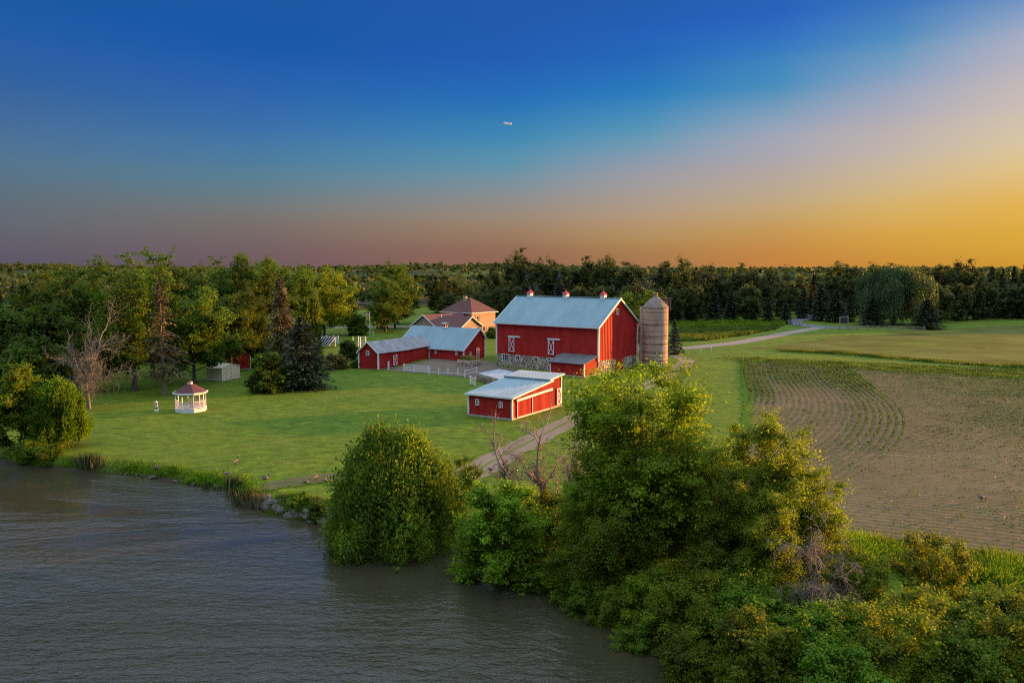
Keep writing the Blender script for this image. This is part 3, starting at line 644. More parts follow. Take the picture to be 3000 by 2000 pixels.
# ------------------------------------------------------------------ the big barn
def build_barn():
    L_, W, hw, hr, zs = 21.0, 12.65, 8.0, 12.15, 2.25
    B = empty('barn', (13.95, 127.95, 0), -math.radians(37.7), 'large red gabled barn with pale blue metal roof and field stone base', 'barn')
    sl = (hr - hw) / (W / 2)
    w = MB(); ribbed(w, (-L_, 0), (0, 0), zs, Top([(0, hw), (1, hw)]), 0.48, 0.05); ribbed(w, (0, 0), (0, W), zs, Top([(0, hw), (0.5, hr), (1, hw)]), 0.48, 0.06)
    ribbed(w, (0, W), (-L_, W), zs, Top([(0, hw), (1, hw)])); ribbed(w, (-L_, W), (-L_, 0), zs, Top([(0, hw), (0.5, hr), (1, hw)]))
    w.build('siding', red, B)
    f = MB(); f.box(-L_ + 0.03, -0.03, 0.03, W - 0.03, -0.6, zs + 0.02); fo = f.build('foundation', mortar, B)
    stone_face(fo, (-L_ + 0.03, 0.03), (-6.2, 0.03), 0.15, zs, [(1.2, 2.9, 1.0, 2.3), (4.2, 5.2, 1.2, 2.3), (8.1, 9.1, 1.2, 2.3), (11.0, 12.2, 0.9, 2.3)], seed=1)
    stone_face(fo, (-0.03, 0.03), (-0.03, W - 0.03), 0.1, zs, [(2.2, 3.0, 1.2, 2.2), (5.4, 8.0, 0, 2.3), (9.6, 10.5, 1.4, 2.3)], seed=2, z0b=0.9)
    r = MB(); ex, ey = 0.45, 0.55; ze = hw - ey * sl
    roof_plane(r, (-L_ - ex, -ey, ze + 0.12), (ex, -ey, ze + 0.12), (ex, W / 2, hr + 0.12), (-L_ - ex, W / 2, hr + 0.12))
    roof_plane(r, (ex, W + ey, ze + 0.12), (-L_ - ex, W + ey, ze + 0.12), (-L_ - ex, W / 2, hr + 0.12), (ex, W / 2, hr + 0.12))
    ro = r.build('roof', roof_blue, B); MB().bar((-L_ - ex, W / 2, hr + 0.15), (ex, W / 2, hr + 0.15), 0.4, 0.08).build('ridge_cap', roof_blue, ro)
    for cx in (-L_ + 2.6, -L_ / 2 - 0.1, -3.0):
        c = MB().box(cx - 0.4, cx + 0.4, W / 2 - 0.4, W / 2 + 0.4, hr - 0.35, hr + 0.62).build('cupola', white, ro)
        z = hr + 0.62; k = MB(); k.add([(cx - .56, W / 2 - .56, z), (cx + .56, W / 2 - .56, z), (cx + .56, W / 2 + .56, z), (cx - .56, W / 2 + .56, z), (cx, W / 2, z + .66)], [(0, 1, 4), (1, 2, 4), (2, 3, 4), (3, 0, 4), (3, 2, 1, 0)])
        k.tube([(cx, W / 2, z + .6), (cx, W / 2, z + 0.9)], 0.04, 5)
        k.build('cupola_roof', red_bright, ro)
    for x in (ex - 0.02, -L_ - ex + 0.02):
        trim(B, 'rake_trim', [((x, -ey, ze + 0.0), (x, W / 2, hr), 0.09, 0.26), ((x, W / 2, hr), (x, W + ey, ze), 0.09, 0.26)])
    trim(B, 'gutter', [((-L_ - ex, -ey - 0.05, ze), (ex, -ey - 0.05, ze), 0.14, 0.16)]); trim(B, 'gutter', [((-L_ - ex, W + ey + 0.05, ze), (ex, W + ey + 0.05, ze), 0.14, 0.16)])
    for x, y in ((0.02, -0.02), (-L_ - 0.02, -0.02), (0.02, W + 0.02), (-L_ - 0.02, W + 0.02)): corner_post(B, x, y, zs, hw - 0.1, 0.26)
    trim(B, 'downspout', [((0.1, W + ey, ze), (0.16, W + 0.1, ze - 0.75), 0.11, 0.11), ((0.16, W + 0.1, ze - 0.7), (0.16, W + 0.1, 1.1), 0.12, 0.12), ((0.16, W + 0.1, 1.15), (1.4, W + 0.3, 0.75), 0.11, 0.11)])
    for x in (-17.6, -9.2):
        d = xdoor(B, (x, -0.06, 2.75), 1.25, 2.5); MB().box(-0.7, 1.85, -0.22, -0.02, 2.52, 2.78).build('track_cover', white, d)
    window(B, (-L_ + 2.05, -0.02, 1.05), 1.5, 1.15, 0, 3, 2); window(B, (-L_ + 4.7, -0.02, 1.3), 0.85, 0.85, 0, 2, 1); window(B, (-L_ + 8.6, -0.02, 1.3), 0.85, 0.85, 0, 2, 1); window(B, (-L_ + 11.6, -0.02, 1.0), 1.0, 1.2, 0, 2, 1)
    q = math.pi / 2
    window(B, (0.05, W / 2 - 0.5, hr - 2.6), 0.75, 0.95, q, 2, 2); window(B, (0.0, 2.6, 1.3), 0.75, 0.9, q, 1, 2); window(B, (0.0, 10.1, 1.45), 0.9, 0.8, q, 2, 1)
    # red plank section let into the stone base of the gable
    p = MB(); ribbed(p, (0.06, 5.35), (0.06, 8.0), 0.0, Top([(0, zs + 0.02), (1, zs + 0.02)])); p.build('plank_panel', red, B)
    # door at stone level beside the lean-to
    d = MB(); ribbed(d, (-8.0, -0.06), (-6.6, -0.06), 0.05, Top([(0, zs + 0.3), (1, zs + 0.3)])); d = d.build('lower_door', red, B)
    MB().box(-8.05, -6.4, -0.2, -0.03, zs + 0.28, zs + 0.5).box(-8.05, -7.93, -0.15, -0.03, 0.05, zs + 0.28).box(-7.93, -6.4, -0.15, -0.03, 0.05, 0.16).build('door_frame', white, d)
    # lean-to with grey roof at the right of the front
    x0, x1, y0 = -6.6, -0.15, -4.0
    lt = MB(); h0, h1 = 2.15, 3.1
    ribbed(lt, (x0, y0), (x1, y0), 0.25, Top([(0, h0), (1, h0)])); ribbed(lt, (x1, y0), (x1, -0.02), 0.25, Top([(0, h0), (1, h1)])); ribbed(lt, (x0, -0.02), (x0, y0), 0.25, Top([(0, h1), (1, h0)]))
    lt = lt.build('lean_to', red, B)
    MB().box(x0 - 0.05, x1 + 0.05, y0 - 0.05, -0.1, -0.2, 0.24).build('lean_to_footing', concrete, lt)
    rr = MB(); roof_plane(rr, (x0 - 0.45, y0 - 0.4, h0 + 0.02), (x1 + 0.3, y0 - 0.4, h0 + 0.02), (x1 + 0.3, -0.06, h1 + 0.12), (x0 - 0.45, -0.06, h1 + 0.12), 0.08, 0.6, 0.04); rr.build('lean_to_roof', roof_leanto, lt)
    for x in (x0, x1): MB().box(x - 0.1, x + 0.1, y0 - 0.1, y0 + 0.1, 0.25, h0 - 0.05).build('corner_trim', white, lt)
    # stone wing wall stub on the downhill side
    return B
build_barn()

# ------------------------------------------------------------------ silo
def build_silo():
    x, y = 24.7, 136.9; z = H1(x, y) - 0.1; R = 2.17; Hc = 10.0
    S = empty('silo', (x, y, z), 0, 'tan concrete stave silo with metal dome beside the red barn', 'silo')
    st = MB(); n = 36; rings = 13
    for k in range(rings):                                           # staves laid in rings with a recessed joint
        za, zb = Hc * k / rings, Hc * (k + 1) / rings
        st.lathe([(R - 0.02, za), (R - 0.02, za + 0.02), (R, za + 0.03), (R, zb - 0.03), (R - 0.02, zb - 0.02)], n, cap=False)
    st.build('stave_wall', silo_mat, S)
    for k, zz_ in enumerate([0.95, 2.35, 3.75, 5.1, 7.15, 9.95]):
        hp = MB(); pts = [(math.cos(a) * (R + 0.03), math.sin(a) * (R + 0.03), zz_ + 0.04 * math.sin(a * 2 + k)) for a in np.linspace(0, 2 * math.pi, 40)]
        hp.tube(pts, 0.045, 4); a = -2.2 + 0.5 * (k % 3); hp.box(math.cos(a) * R - 0.09, math.cos(a) * R + 0.09, math.sin(a) * R - 0.09, math.sin(a) * R + 0.09, zz_ - 0.1, zz_ + 0.1); hp.build('hoop', iron, S)
    for k in range(9):
        zz_ = 0.45 + k * 1.08
        MB().tube([(math.cos(a) * (R + 0.012), math.sin(a) * (R + 0.012), zz_) for a in np.linspace(0, 2 * math.pi, 40)], 0.018, 4).build('thin_hoop', iron, S)
    d = MB(); prof = [(R + 0.12, Hc - 0.06), (R + 0.12, Hc + 0.05), (R - 0.02, Hc + 0.12)]
    for t in np.linspace(0.1, 1, 8): prof.append((R * (1 - t) ** 0.6 if t < 1 else 0.33, Hc + 0.1 + 1.75 * t))
    prof = [(max(a, 0.33), b) for a, b in prof]
    d.lathe(prof, 16); dm = d.build('dome', silo_dome, S)
    MB().lathe([(0.3, Hc + 1.8), (0.3, Hc + 2.3), (0.42, Hc + 2.3), (0.42, Hc + 2.42), (0.05, Hc + 2.5)], 10).build('cap_vent', silo_dome, dm)
    # filler platform and pipe on the right edge, unloading chute on the left
    f = MB(); f.bar((0.9, -0.4, Hc + 1.5), (2.75, -0.4, Hc + 1.5), 0.5, 0.08).bar((2.2, -0.4, Hc - 0.1), (2.2, -0.4, Hc + 1.5), 0.07, 0.07).bar((2.5, -0.4, Hc - 0.6), (2.5, -0.4, Hc + 1.5), 0.1, 0.1).box(0.9, 2.15, -0.1, -0.04, Hc + 0.1, Hc + 1.45)
    f.build('filler_platform', silo_dome, S)
    c = MB().lathe([(0.42, 0.3), (0.42, Hc + 0.1)], 12, (-2.25, 0.35)); c.build('chute', silo_mat, S)
    MB().lathe([(R + 0.2, -0.6), (R + 0.2, 0.12), (R, 0.14)], 30).build('footing', concrete, S)
build_silo()

# ------------------------------------------------------------------ stable (saltbox) and low wing
def build_stable():
    L_, W, yr = 15.5, 6.6, 4.75; zf = 0.45; h0, hr, h1 = 2.7, 6.0, 4.35
    B = empty('stable', (-8.8, 144.0, 0), -math.radians(33), 'red saltbox stable with long pale blue roof between wing and house', 'stable')
    w = MB(); ribbed(w, (-L_, 0), (0, 0), zf, Top([(0, h0), (1, h0)])); ribbed(w, (0, 0), (0, W), zf, Top([(0, h0), (yr / W, hr), (1, h1)]))
    ribbed(w, (0, W), (-L_, W), zf, Top([(0, h1), (1, h1)])); ribbed(w, (-L_, W), (-L_, 0), zf, Top([(0, h1), (1 - yr / W, hr), (1, h0)])); w.build('siding', red, B)
    fo = MB().box(-L_, 0, 0.03, W, -0.6, zf + 0.02).build('foundation', mortar, B)
    s0 = (hr - h0) / yr; s1 = (hr - h1) / (W - yr); r = MB(); ex = 0.4
    roof_plane(r, (-L_ - ex, -0.45, h0 - 0.45 * s0 + 0.12), (ex, -0.45, h0 - 0.45 * s0 + 0.12), (ex, yr, hr + 0.12), (-L_ - ex, yr, hr + 0.12))
    roof_plane(r, (ex, W + 0.4, h1 - 0.4 * s1 + 0.12), (-L_ - ex, W + 0.4, h1 - 0.4 * s1 + 0.12), (-L_ - ex, yr, hr + 0.12), (ex, yr, hr + 0.12)); ro = r.build('roof', roof_blue, B)
    for x in (ex - 0.02, -L_ - ex + 0.02): trim(B, 'rake_trim', [((x, -0.45, h0 - 0.45 * s0), (x, yr, hr), 0.08, 0.22), ((x, yr, hr), (x, W + 0.4, h1 - 0.4 * s1), 0.08, 0.22)])
    trim(B, 'fascia', [((-L_ - ex, -0.47, h0 - 0.45 * s0), (ex, -0.47, h0 - 0.45 * s0), 0.08, 0.16)])
    for x, y, zt in ((0.02, -0.02, h0), (0.02, W + 0.02, h1)): corner_post(B, x, y, zf, zt - 0.05, 0.22)
    corner_post(B, -7.9, -0.04, zf - 0.3, h0, 0.24)
    for x in (-6.35, -1.55): window(B, (x, -0.05, 1.45), 0.5, 0.75, 0, 2, 2, 0.07)
    q = math.pi / 2; window(B, (0.06, 2.0, 1.2), 0.55, 0.75, q, 2, 2, 0.07); xdoor(B, (0.06, 4.2, 0.5), 0.95, 2.0, q, True, 0.1)
    cx = -7.9; c = MB().box(cx - 0.35, cx + 0.35, yr - 0.35, yr + 0.35, hr - 0.3, hr + 0.15).build('cupola', white, ro)
    p = MB()
    for sx in (-1, 1):
        for sy in (-1, 1): p.box(cx + sx * 0.3 - 0.06, cx + sx * 0.3 + 0.06, yr + sy * 0.3 - 0.06, yr + sy * 0.3 + 0.06, hr + 0.15, hr + 0.75)
    p.box(cx - 0.1, cx + 0.1, yr - 0.1, yr + 0.1, hr + 0.15, hr + 0.7); p.build('cupola_frame', red_bright, ro)
    k = MB(); k.slab([(cx - .55, yr - .55, hr + .68), (cx + .55, yr - .55, hr + .68), (cx + .55, yr, hr + 1.0), (cx - .55, yr, hr + 1.0)], 0.05).slab([(cx + .55, yr + .55, hr + .68), (cx - .55, yr + .55, hr + .68), (cx - .55, yr, hr + 1.0), (cx + .55, yr, hr + 1.0)], 0.05); k.build('cupola_roof', roof_blue, ro)
    stone_face(fo, (-7.9, 0.0), (-0.1, 0.0), 0.0, 0.5, size=0.4, proud=0.2, seed=5)
build_stable()
def build_wing():
    W, L_, h0, hr = 4.1, 15.6, 3.0, 4.65
    B = empty('stable_wing', (-22.8, 134.85, 0), -math.radians(28), 'low red wing with weathered grey metal roof left of the stable', 'farm building')
    w = MB(); ribbed(w, (-W, 0), (0, 0), 0.1, Top([(0, h0), (0.5, hr), (1, h0)])); ribbed(w, (0, 0), (0, L_), 0.1, Top([(0, h0), (1, h0)])); ribbed(w, (0, L_), (-W, L_), 0.1, Top([(0, h0), (0.5, hr), (1, h0)])); ribbed(w, (-W, L_), (-W, 0), 0.1, Top([(0, h0), (1, h0)])); w.build('siding', red, B)
    MB().box(-W + 0.02, -0.02, 0.02, L_, -0.6, 0.12).build('footing', concrete, B)
    s = (hr - h0) / (W / 2); r = MB()
    for sag in (0,):                                                  # roof in bays, sagging a little in the middle
        ys = np.linspace(-0.35, L_ + 0.4, 7); dz = [0, -0.03, -0.09, -0.12, -0.06, 0.0, 0.02]
        for i in range(6):
            ya, yb = ys[i], ys[i + 1]; a, b = dz[i], dz[i + 1]
            r.slab([(0.35, ya, h0 - 0.35 * s + .1 + a), (0.35, yb, h0 - 0.35 * s + .1 + b), (-W / 2, yb, hr + .1 + b * .6), (-W / 2, ya, hr + .1 + a * .6)], 0.08)
            r.slab([(-W - 0.35, yb, h0 - 0.35 * s + .1 + b), (-W - 0.35, ya, h0 - 0.35 * s + .1 + a), (-W / 2, ya, hr + .1 + a * .6), (-W / 2, yb, hr + .1 + b * .6)], 0.08)
            for q in range(4):
                f = (q + 0.5) / 4; y = ya + (yb - ya) * f; d = a + (b - a) * f
                r.bar((0.35, y, h0 - 0.35 * s + .12 + d), (-W / 2, y, hr + .12 + d * .6), 0.04, 0.04)
    r.build('roof', roof_grey, B)
    trim(B, 'rake_trim', [((0.35, -0.36, h0 - 0.35 * s), (-W / 2, -0.36, hr), 0.08, 0.2), ((-W / 2, -0.36, hr), (-W - 0.35, -0.36, h0 - 0.35 * s), 0.08, 0.2)])
    for x in (0.02, -W - 0.02): corner_post(B, x, -0.02, 0.1, h0, 0.24)
    window(B, (-W / 2 - 0.1, -0.05, 2.35), 0.7, 0.85, 0, 3, 2, 0.09)
    xdoor(B, (0.06, 4.6, 0.35), 1.15, 1.75, math.pi / 2, False, 0.1)
build_wing()

# ------------------------------------------------------------------ implement shed in front
def build_shed():
    L_, W, h0, h1 = 5.95, 11.5, 2.6, 3.75
    B = empty('implement_shed', (0, 89.0, 0), -math.radians(32), 'low red shed with pale two level metal roof and sliding doors nearest the lake', 'shed')
    hm = h0 + (h1 - h0) * 0.72
    w = MB(); tp = [(0, h0), (1, h1)]
    ribbed(w, (-L_, 0), (0, 0), 0.22, Top([(0, h0), (1, h0)]), 0.26); ribbed(w, (0, 0), (0, W), 0.1, Top(tp), 0.26); ribbed(w, (0, W), (-L_, W), 0.1, Top([(0, h1), (1, h1)])); ribbed(w, (-L_, W), (-L_, 0), 0.1, Top([(0, h1), (1, h0)])); w.build('siding', red, B)
    MB().box(-L_ - 0.05, 0.05, -0.06, W, -0.4, 0.22).build('footing', concrete, B)
    ys = 8.2; za = h0 + (h1 - h0) * ys / W; r = MB(); e = 0.35; sl = (h1 - h0) / W
    roof_plane(r, (-L_ - e, -e, h0 - e * sl + .1), (e, -e, h0 - e * sl + .1), (e, ys + 0.4, za + 0.4 * sl + .1), (-L_ - e, ys + 0.4, za + 0.4 * sl + .1), 0.1, 0.45, 0.04)
    r.build('lower_roof', roof_pale, B)
    r = MB(); roof_plane(r, (-L_ - e, ys - 0.15, za + .36), (e, ys - 0.15, za + .36), (e, W + e, h1 + e * sl + .32), (-L_ - e, W + e, h1 + e * sl + .32), 0.1, 0.45, 0.04)
    r.box(-L_ - e + 0.03, e - 0.03, ys - 0.05, ys + 0.05, za + 0.05, za + 0.32); r.build('upper_roof', roof_pale, B)
    trim(B, 'rake_trim', [((e, -e, h0 - e * sl), (e, ys + 0.9, za + 0.9 * sl), 0.07, 0.18)]); trim(B, 'rake_trim', [((e, ys + 0.1, za + 0.27), (e, W + e, h1 + e * sl + .24), 0.07, 0.2)])
    trim(B, 'rake_trim', [((-L_ - e, -e, h0 - e * sl), (-L_ - e, W + e, h1 + e * sl), 0.07, 0.18)]); trim(B, 'fascia', [((-L_ - e, -e - 0.02, h0 - e * sl), (e, -e - 0.02, h0 - e * sl), 0.07, 0.15)])
    for x, y, z0_, zt in ((0.02, -0.02, 0.2, h0), (-L_ - 0.02, -0.02, 0.2, h0), (0.02, W + 0.02, 0.05, h1)): corner_post(B, x, y, z0_, zt - 0.02, 0.2)
    for x in (-L_ + 1.25, -L_ + 4.5): window(B, (x, -0.05, 1.35), 0.5, 0.72, 0, 2, 2, 0.08)
    q = math.pi / 2
    for ya, yb, off in ((0.95, 4.35, 0.10), (4.2, 8.9, 0.16)):        # two sliding door leaves on one track
        d = MB(); ribbed(d, (off, ya), (off, yb), 0.25, Top([(0, 2.05), (1, 2.2)]), 0.26); d.box(0.02, off, ya, ya + 0.05, 0.25, 2.05).box(0.02, off, yb - 0.05, yb, 0.25, 2.05); d = d.build('sliding_door', red, B)
        MB().box(off + 0.02, off + 0.07, ya - 0.04, ya + 0.05, 0.2, 2.1).box(off + 0.02, off + 0.07, ya, yb, 0.14, 0.25).build('door_edge', white, d)
    trim(B, 'track_cover', [((0.2, 0.7, 2.2), (0.2, 8.95, 2.48), 0.2, 0.26)])
    xdoor(B, (0.06, W - 0.75, 0.35), 1.05, 2.0, q, False, 0.12)
build_shed()

# ------------------------------------------------------------------ farmhouse
def clap(mb, p0, p1, z0, top, step=0.24, d=0.02):
    """lapped horizontal boards between p0 and p1"""
    p0 = Vector((*p0, 0)); p1 = Vector((*p1, 0)); L_ = (p1 - p0).length; dr = (p1 - p0) / L_; n = Vector((dr.y, -dr.x, 0)); z = z0
    ts = [t for t, _ in top.p]; zmax = max(h for _, h in top.p)
    def span(zz):
        hs = [(t, top(t)) for t in np.linspace(0, 1, 201)]; ok = [t for t, h in hs if h >= zz - 1e-6]
        return (min(ok), max(ok)) if ok else (0.5, 0.5)
    while z < zmax - 0.01:
        zb = min(z + step, zmax); a0, a1 = span(z); b0, b1 = span(zb - 0.001)
        mb.add([p0 + dr * L_ * a0 + n * d + Vector((0, 0, z)), p0 + dr * L_ * a1 + n * d + Vector((0, 0, z)), p0 + dr * L_ * b1 + Vector((0, 0, zb)), p0 + dr * L_ * b0 + Vector((0, 0, zb))], [(0, 1, 2, 3)])
        mb.add([p0 + dr * L_ * a0 + Vector((0, 0, z)), p0 + dr * L_ * a1 + Vector((0, 0, z)), p0 + dr * L_ * a1 + n * d + Vector((0, 0, z)), p0 + dr * L_ * a0 + n * d + Vector((0, 0, z))], [(0, 1, 2, 3)])
        z = zb
def build_house():
    B = empty('farmhouse', (-17.9, 189.2, 0.45), -math.radians(38), 'cream two storey farmhouse with brown hip roof behind the stable', 'house')
    x0, x1, y0, y1, he, hr = -11.4, -1.2, 14.0, 23.5, 5.7, 9.35
    w = MB(); fl = Top([(0, he), (1, he)])
    for a, b in (((x0, y0), (x1, y0)), ((x1, y0), (x1, y1)), ((x1, y1), (x0, y1)), ((x0, y1), (x0, y0))): clap(w, a, b, 0, fl)
    w.build('main_wall', cream, B)
    e = 0.55; xm0, xm1, ym = x0 + 4.4, x1 - 4.4, (y0 + y1) / 2; r = MB()
    c = [(x0 - e, y0 - e, he), (x1 + e, y0 - e, he), (x1 + e, y1 + e, he), (x0 - e, y1 + e, he), (xm0, ym, hr), (xm1, ym, hr)]
    r.add(c, [(0, 1, 5, 4), (1, 2, 5), (2, 3, 4, 5), (3, 0, 4), (3, 2, 1, 0)]); ro = r.build('hip_roof', shingle, B)
    MB().box(xm0 + 0.05, xm0 + 0.95, ym - 1.5, ym - 0.7, hr - 1.6, hr + 0.35).build('chimney', stone_plain, ro)
    MB().tube([(x1 - 1.6, ym + 0.8, hr - 2.6), (x1 - 1.6, ym + 0.8, hr - 1.2)], 0.07, 6).build('vent_pipe', dark_metal, ro)
    trim(B, 'eaves', [((x0 - e, y0 - e, he - .08), (x1 + e, y0 - e, he - .08), .1, .2), ((x1 + e, y0 - e, he - .08), (x1 + e, y1 + e, he - .08), .1, .2), ((x1 + e, y1 + e, he - .08), (x0 - e, y1 + e, he - .08), .1, .2), ((x0 - e, y1 + e, he - .08), (x0 - e, y0 - e, he - .08), .1, .2)])
    q = math.pi / 2
    for y, z, ww, hh in ((y0 + 2.3, 3.3, 0.95, 1.5), (y0 + 4.7, 0.75, 1.2, 1.3)):
        o = window(B, (x1 + 0.04, y, z), ww, hh, q, 1 if ww < 1 else 2, 2 if ww < 1 else 1)
        for s in (-1, 1): MB().box(s * (ww / 2 + 0.25) - 0.2, s * (ww / 2 + 0.25) + 0.2, -0.07, 0.0, 0, hh).build('shutter', brown_trim, o)
    # front block: ridge along y, gable to the camera
    w = MB(); hw, hk = 3.1, 5.75; bx0, bx1 = -8.3, 0.0
    clap(w, (bx0, 0), (bx1, 0), 0, Top([(0, hw), (0.5, hk), (1, hw)])); clap(w, (bx1, 0), (bx1, 2.9), 0, Top([(0, hw), (1, hw)])); clap(w, (bx0, 14), (bx0, 0), 0, Top([(0, hw), (1, hw)]))
    # cross block: ridge along x, gable to the right
    cx1, cy0, cy1, ck = 5.0, 2.9, 10.3, 5.35; cm = (cy0 + cy1) / 2
    clap(w, (bx1, cy0), (cx1, cy0), 0, Top([(0, hw), (1, hw)])); clap(w, (cx1, cy0), (cx1, cy1), 0, Top([(0, hw), (0.5, ck), (1, hw)])); clap(w, (cx1, cy1), (bx1 - 1.2, cy1), 0, Top([(0, hw), (1, hw)])); clap(w, (bx1, cy1), (bx1, 14), 0, Top([(0, hw), (1, hw)]))
    w.build('front_wall', cream, B)
    r = MB(); s1 = (hk - hw) / 4.15; s2 = (ck - hw) / ((cy1 - cy0) / 2); xm = (bx0 + bx1) / 2; ev = 0.5
    r.slab([(bx0 - ev, 14.05, hw - ev * s1), (bx0 - ev, -ev, hw - ev * s1), (xm, -ev, hk), (xm, 14.05, hk)], 0.14); r.slab([(bx1 + ev, -ev, hw - ev * s1), (bx1 + ev, 14.05, hw - ev * s1), (xm, 14.05, hk), (xm, -ev, hk)], 0.14)
    r.slab([(xm + 0.9, cy0 - ev, hw - ev * s2 + .015), (cx1 + ev, cy0 - ev, hw - ev * s2 + .015), (cx1 + ev, cm, ck + .015), (xm + 0.9, cm, ck + .015)], 0.14); r.slab([(cx1 + ev, cy1 + ev, hw - ev * s2 + .015), (xm + 0.9, cy1 + ev, hw - ev * s2 + .015), (xm + 0.9, cm, ck + .015), (cx1 + ev, cm, ck + .015)], 0.14)
    ro2 = r.build('front_roof', shingle, B); MB().tube([(xm + 1.4, 4.6, hk - 1.0), (xm + 1.4, 4.6, hk - 0.15)], 0.1, 6).build('vent_pipe', white, ro2)
    trim(B, 'rake_trim', [((bx0 - ev, -ev - .03, hw - ev * s1 - .08), (xm, -ev - .03, hk - .08), .07, .22), ((xm, -ev - .03, hk - .08), (bx1 + ev, -ev - .03, hw - ev * s1 - .08), .07, .22)])
    trim(B, 'rake_trim', [((cx1 + ev + .03, cy0 - ev, hw - ev * s2 - .06), (cx1 + ev + .03, cm, ck - .06), .07, .22), ((cx1 + ev + .03, cm, ck - .06), (cx1 + ev + .03, cy1 + ev, hw - ev * s2 - .06), .07, .22)])
    trim(B, 'gutter', [((bx1 + ev + .04, -ev, hw - ev * s1 - .05), (bx1 + ev + .04, cy0 - ev, hw - ev * s1 - .05), .1, .14), ((bx1 + ev, cy0 - ev - .03, hw - ev * s2 - .05), (cx1 + ev, cy0 - ev - .03, hw - ev * s2 - .05), .1, .14)])
    for k in range(4): window(B, (cx1 + 0.04, cy0 + 1.1 + k * 1.75, 1.3), 1.45, 1.35, q, 1, 1, 0.12)
    for x in (-6.4, -5.0): window(B, (x, -0.04, 1.0), 1.0, 1.5, 0, 1, 2)
stone_plain = surface('chimney_stone', (0.36, 0.29, 0.22), 0.9, 0.25, 4, 0.4, 15)
build_house()

# ------------------------------------------------------------------ gazebo
def build_gazebo():
    x, y = -38.9, 95.4; z = H1(x, y)
    G = empty('gazebo', (x, y, z), math.radians(10), 'white octagonal gazebo with red brown shingle roof on the lawn', 'gazebo'); G.scale = (0.88, 0.88, 0.88)
    R = 1.95; N8 = 8; ang = [math.pi * (2 * k + 1) / 8 for k in range(8)]
    def ring(r, zz): return [(r * math.cos(a), r * math.sin(a), zz) for a in ang]
    b = MB(); V = ring(R + 0.12, -0.2) + ring(R + 0.12, 0.42) + ring(R + 0.16, 0.42) + ring(R + 0.16, 0.5)
    fs = [(k, (k + 1) % 8, (k + 1) % 8 + 8, k + 8) for k in range(8)] + [(k + 16, (k + 1) % 8 + 16, (k + 1) % 8 + 24, k + 24) for k in range(8)] + [tuple(range(24, 32)), tuple(range(23, 15, -1))]
    b.add(V, fs).build('deck', white, G)
    for a in ang:
        c, s = math.cos(a) * R, math.sin(a) * R
        p = MB().box(-0.065, 0.065, -0.065, 0.065, 0.5, 2.55); p.box(-0.09, 0.09, -0.09, 0.09, 0.5, 0.66).box(-0.09, 0.09, -0.09, 0.09, 2.35, 2.5)
        p.build('post', white, G, (c, s, 0), a)
    for k in range(8):
        if k == 2: continue                                          # the open side, away from the camera
        a, c = ang[k], ang[(k + 1) % 8]; pa = Vector((R * math.cos(a), R * math.sin(a), 0)); pb = Vector((R * math.cos(c), R * math.sin(c), 0)); d = (pb - pa).normalized(); pa += d * 0.09; pb -= d * 0.09
        m_ = MB(); m_.bar(pa + Vector((0, 0, 1.42)), pb + Vector((0, 0, 1.42)), 0.09, 0.07).bar(pa + Vector((0, 0, 0.66)), pb + Vector((0, 0, 0.66)), 0.06, 0.07)
        for i in range(1, 10): q = pa.lerp(pb, i / 10); m_.bar(q + Vector((0, 0, 0.69)), q + Vector((0, 0, 1.39)), 0.04, 0.04)
        ro = m_.build('railing', white, G)
        v_ = MB(); v_.bar(pa + Vector((0, 0, 2.42)), pb + Vector((0, 0, 2.42)), 0.05, 0.14); v_.build('header', white, ro)
    r = MB(); V = ring(R + 0.32, 2.62) + ring(0.42, 3.72); r.add(V, [(k, (k + 1) % 8, (k + 1) % 8 + 8, k + 8) for k in range(8)] + [tuple(range(7, -1, -1)), tuple(range(8, 16))]); ro = r.build('roof', shingle_red, G)
    f = MB()
    for k in range(8):
        a, c = ang[k], ang[(k + 1) % 8]; q = R + 0.34; f.bar((q * math.cos(a), q * math.sin(a), 2.58), (q * math.cos(c), q * math.sin(c), 2.58), 0.06, 0.2)
    f.build('fascia', white, G)
    u = MB(); V = ring(0.34, 3.66) + ring(0.34, 4.02); u.add(V, [(k, (k + 1) % 8, (k + 1) % 8 + 8, k + 8) for k in range(8)] + [tuple(range(8, 16))]); u.build('cupola', white, ro)
    u = MB(); V = ring(0.42, 4.02) + ring(0.08, 4.2); u.add(V, [(k, (k + 1) % 8, (k + 1) % 8 + 8, k + 8) for k in range(8)] + [tuple(range(7, -1, -1)), tuple(range(8, 16))]); u.build('cupola_roof', shingle_red, ro)
    MB().tube([(0, 0, 4.15), (0, 0, 4.85)], [0.03, 0.02], 5).bar((-0.25, 0, 4.6), (0.25, 0, 4.6), 0.03, 0.05).build('weather_vane', green_paint, ro)
    t = MB().box(-0.5, 0.5, -0.3, 0.3, 0.95, 1.0).box(-0.06, 0.06, -0.06, 0.06, 0.5, 0.95); tag(t.build('garden_table', rail_wood, None, (x, y, z), 0.5), 'small wooden table inside the white gazebo', 'table')
build_gazebo()
def lighthouse():
    x, y = site(459, 1204); z = H1(x, y)
    T = empty('lighthouse_ornament', (x, y, z), 0, 'miniature white and green lighthouse ornament left of the gazebo', 'garden ornament'); T.scale = (0.8, 0.8, 0.8)
    MB().lathe([(0.32, 0), (0.3, 0.1), (0.2, 0.95), (0.26, 0.97), (0.26, 1.02)], 8).build('tower', white, T)
    MB().lathe([(0.15, 1.02), (0.15, 1.28)], 8).build('lantern', green_paint, T); MB().lathe([(0.25, 1.28), (0.05, 1.5), (0.03, 1.58)], 8).build('lantern_roof', white, T)
    MB().lathe([(0.272, 0.38), (0.247, 0.62)], 8, cap=False).build('band', green_paint, T)
lighthouse()
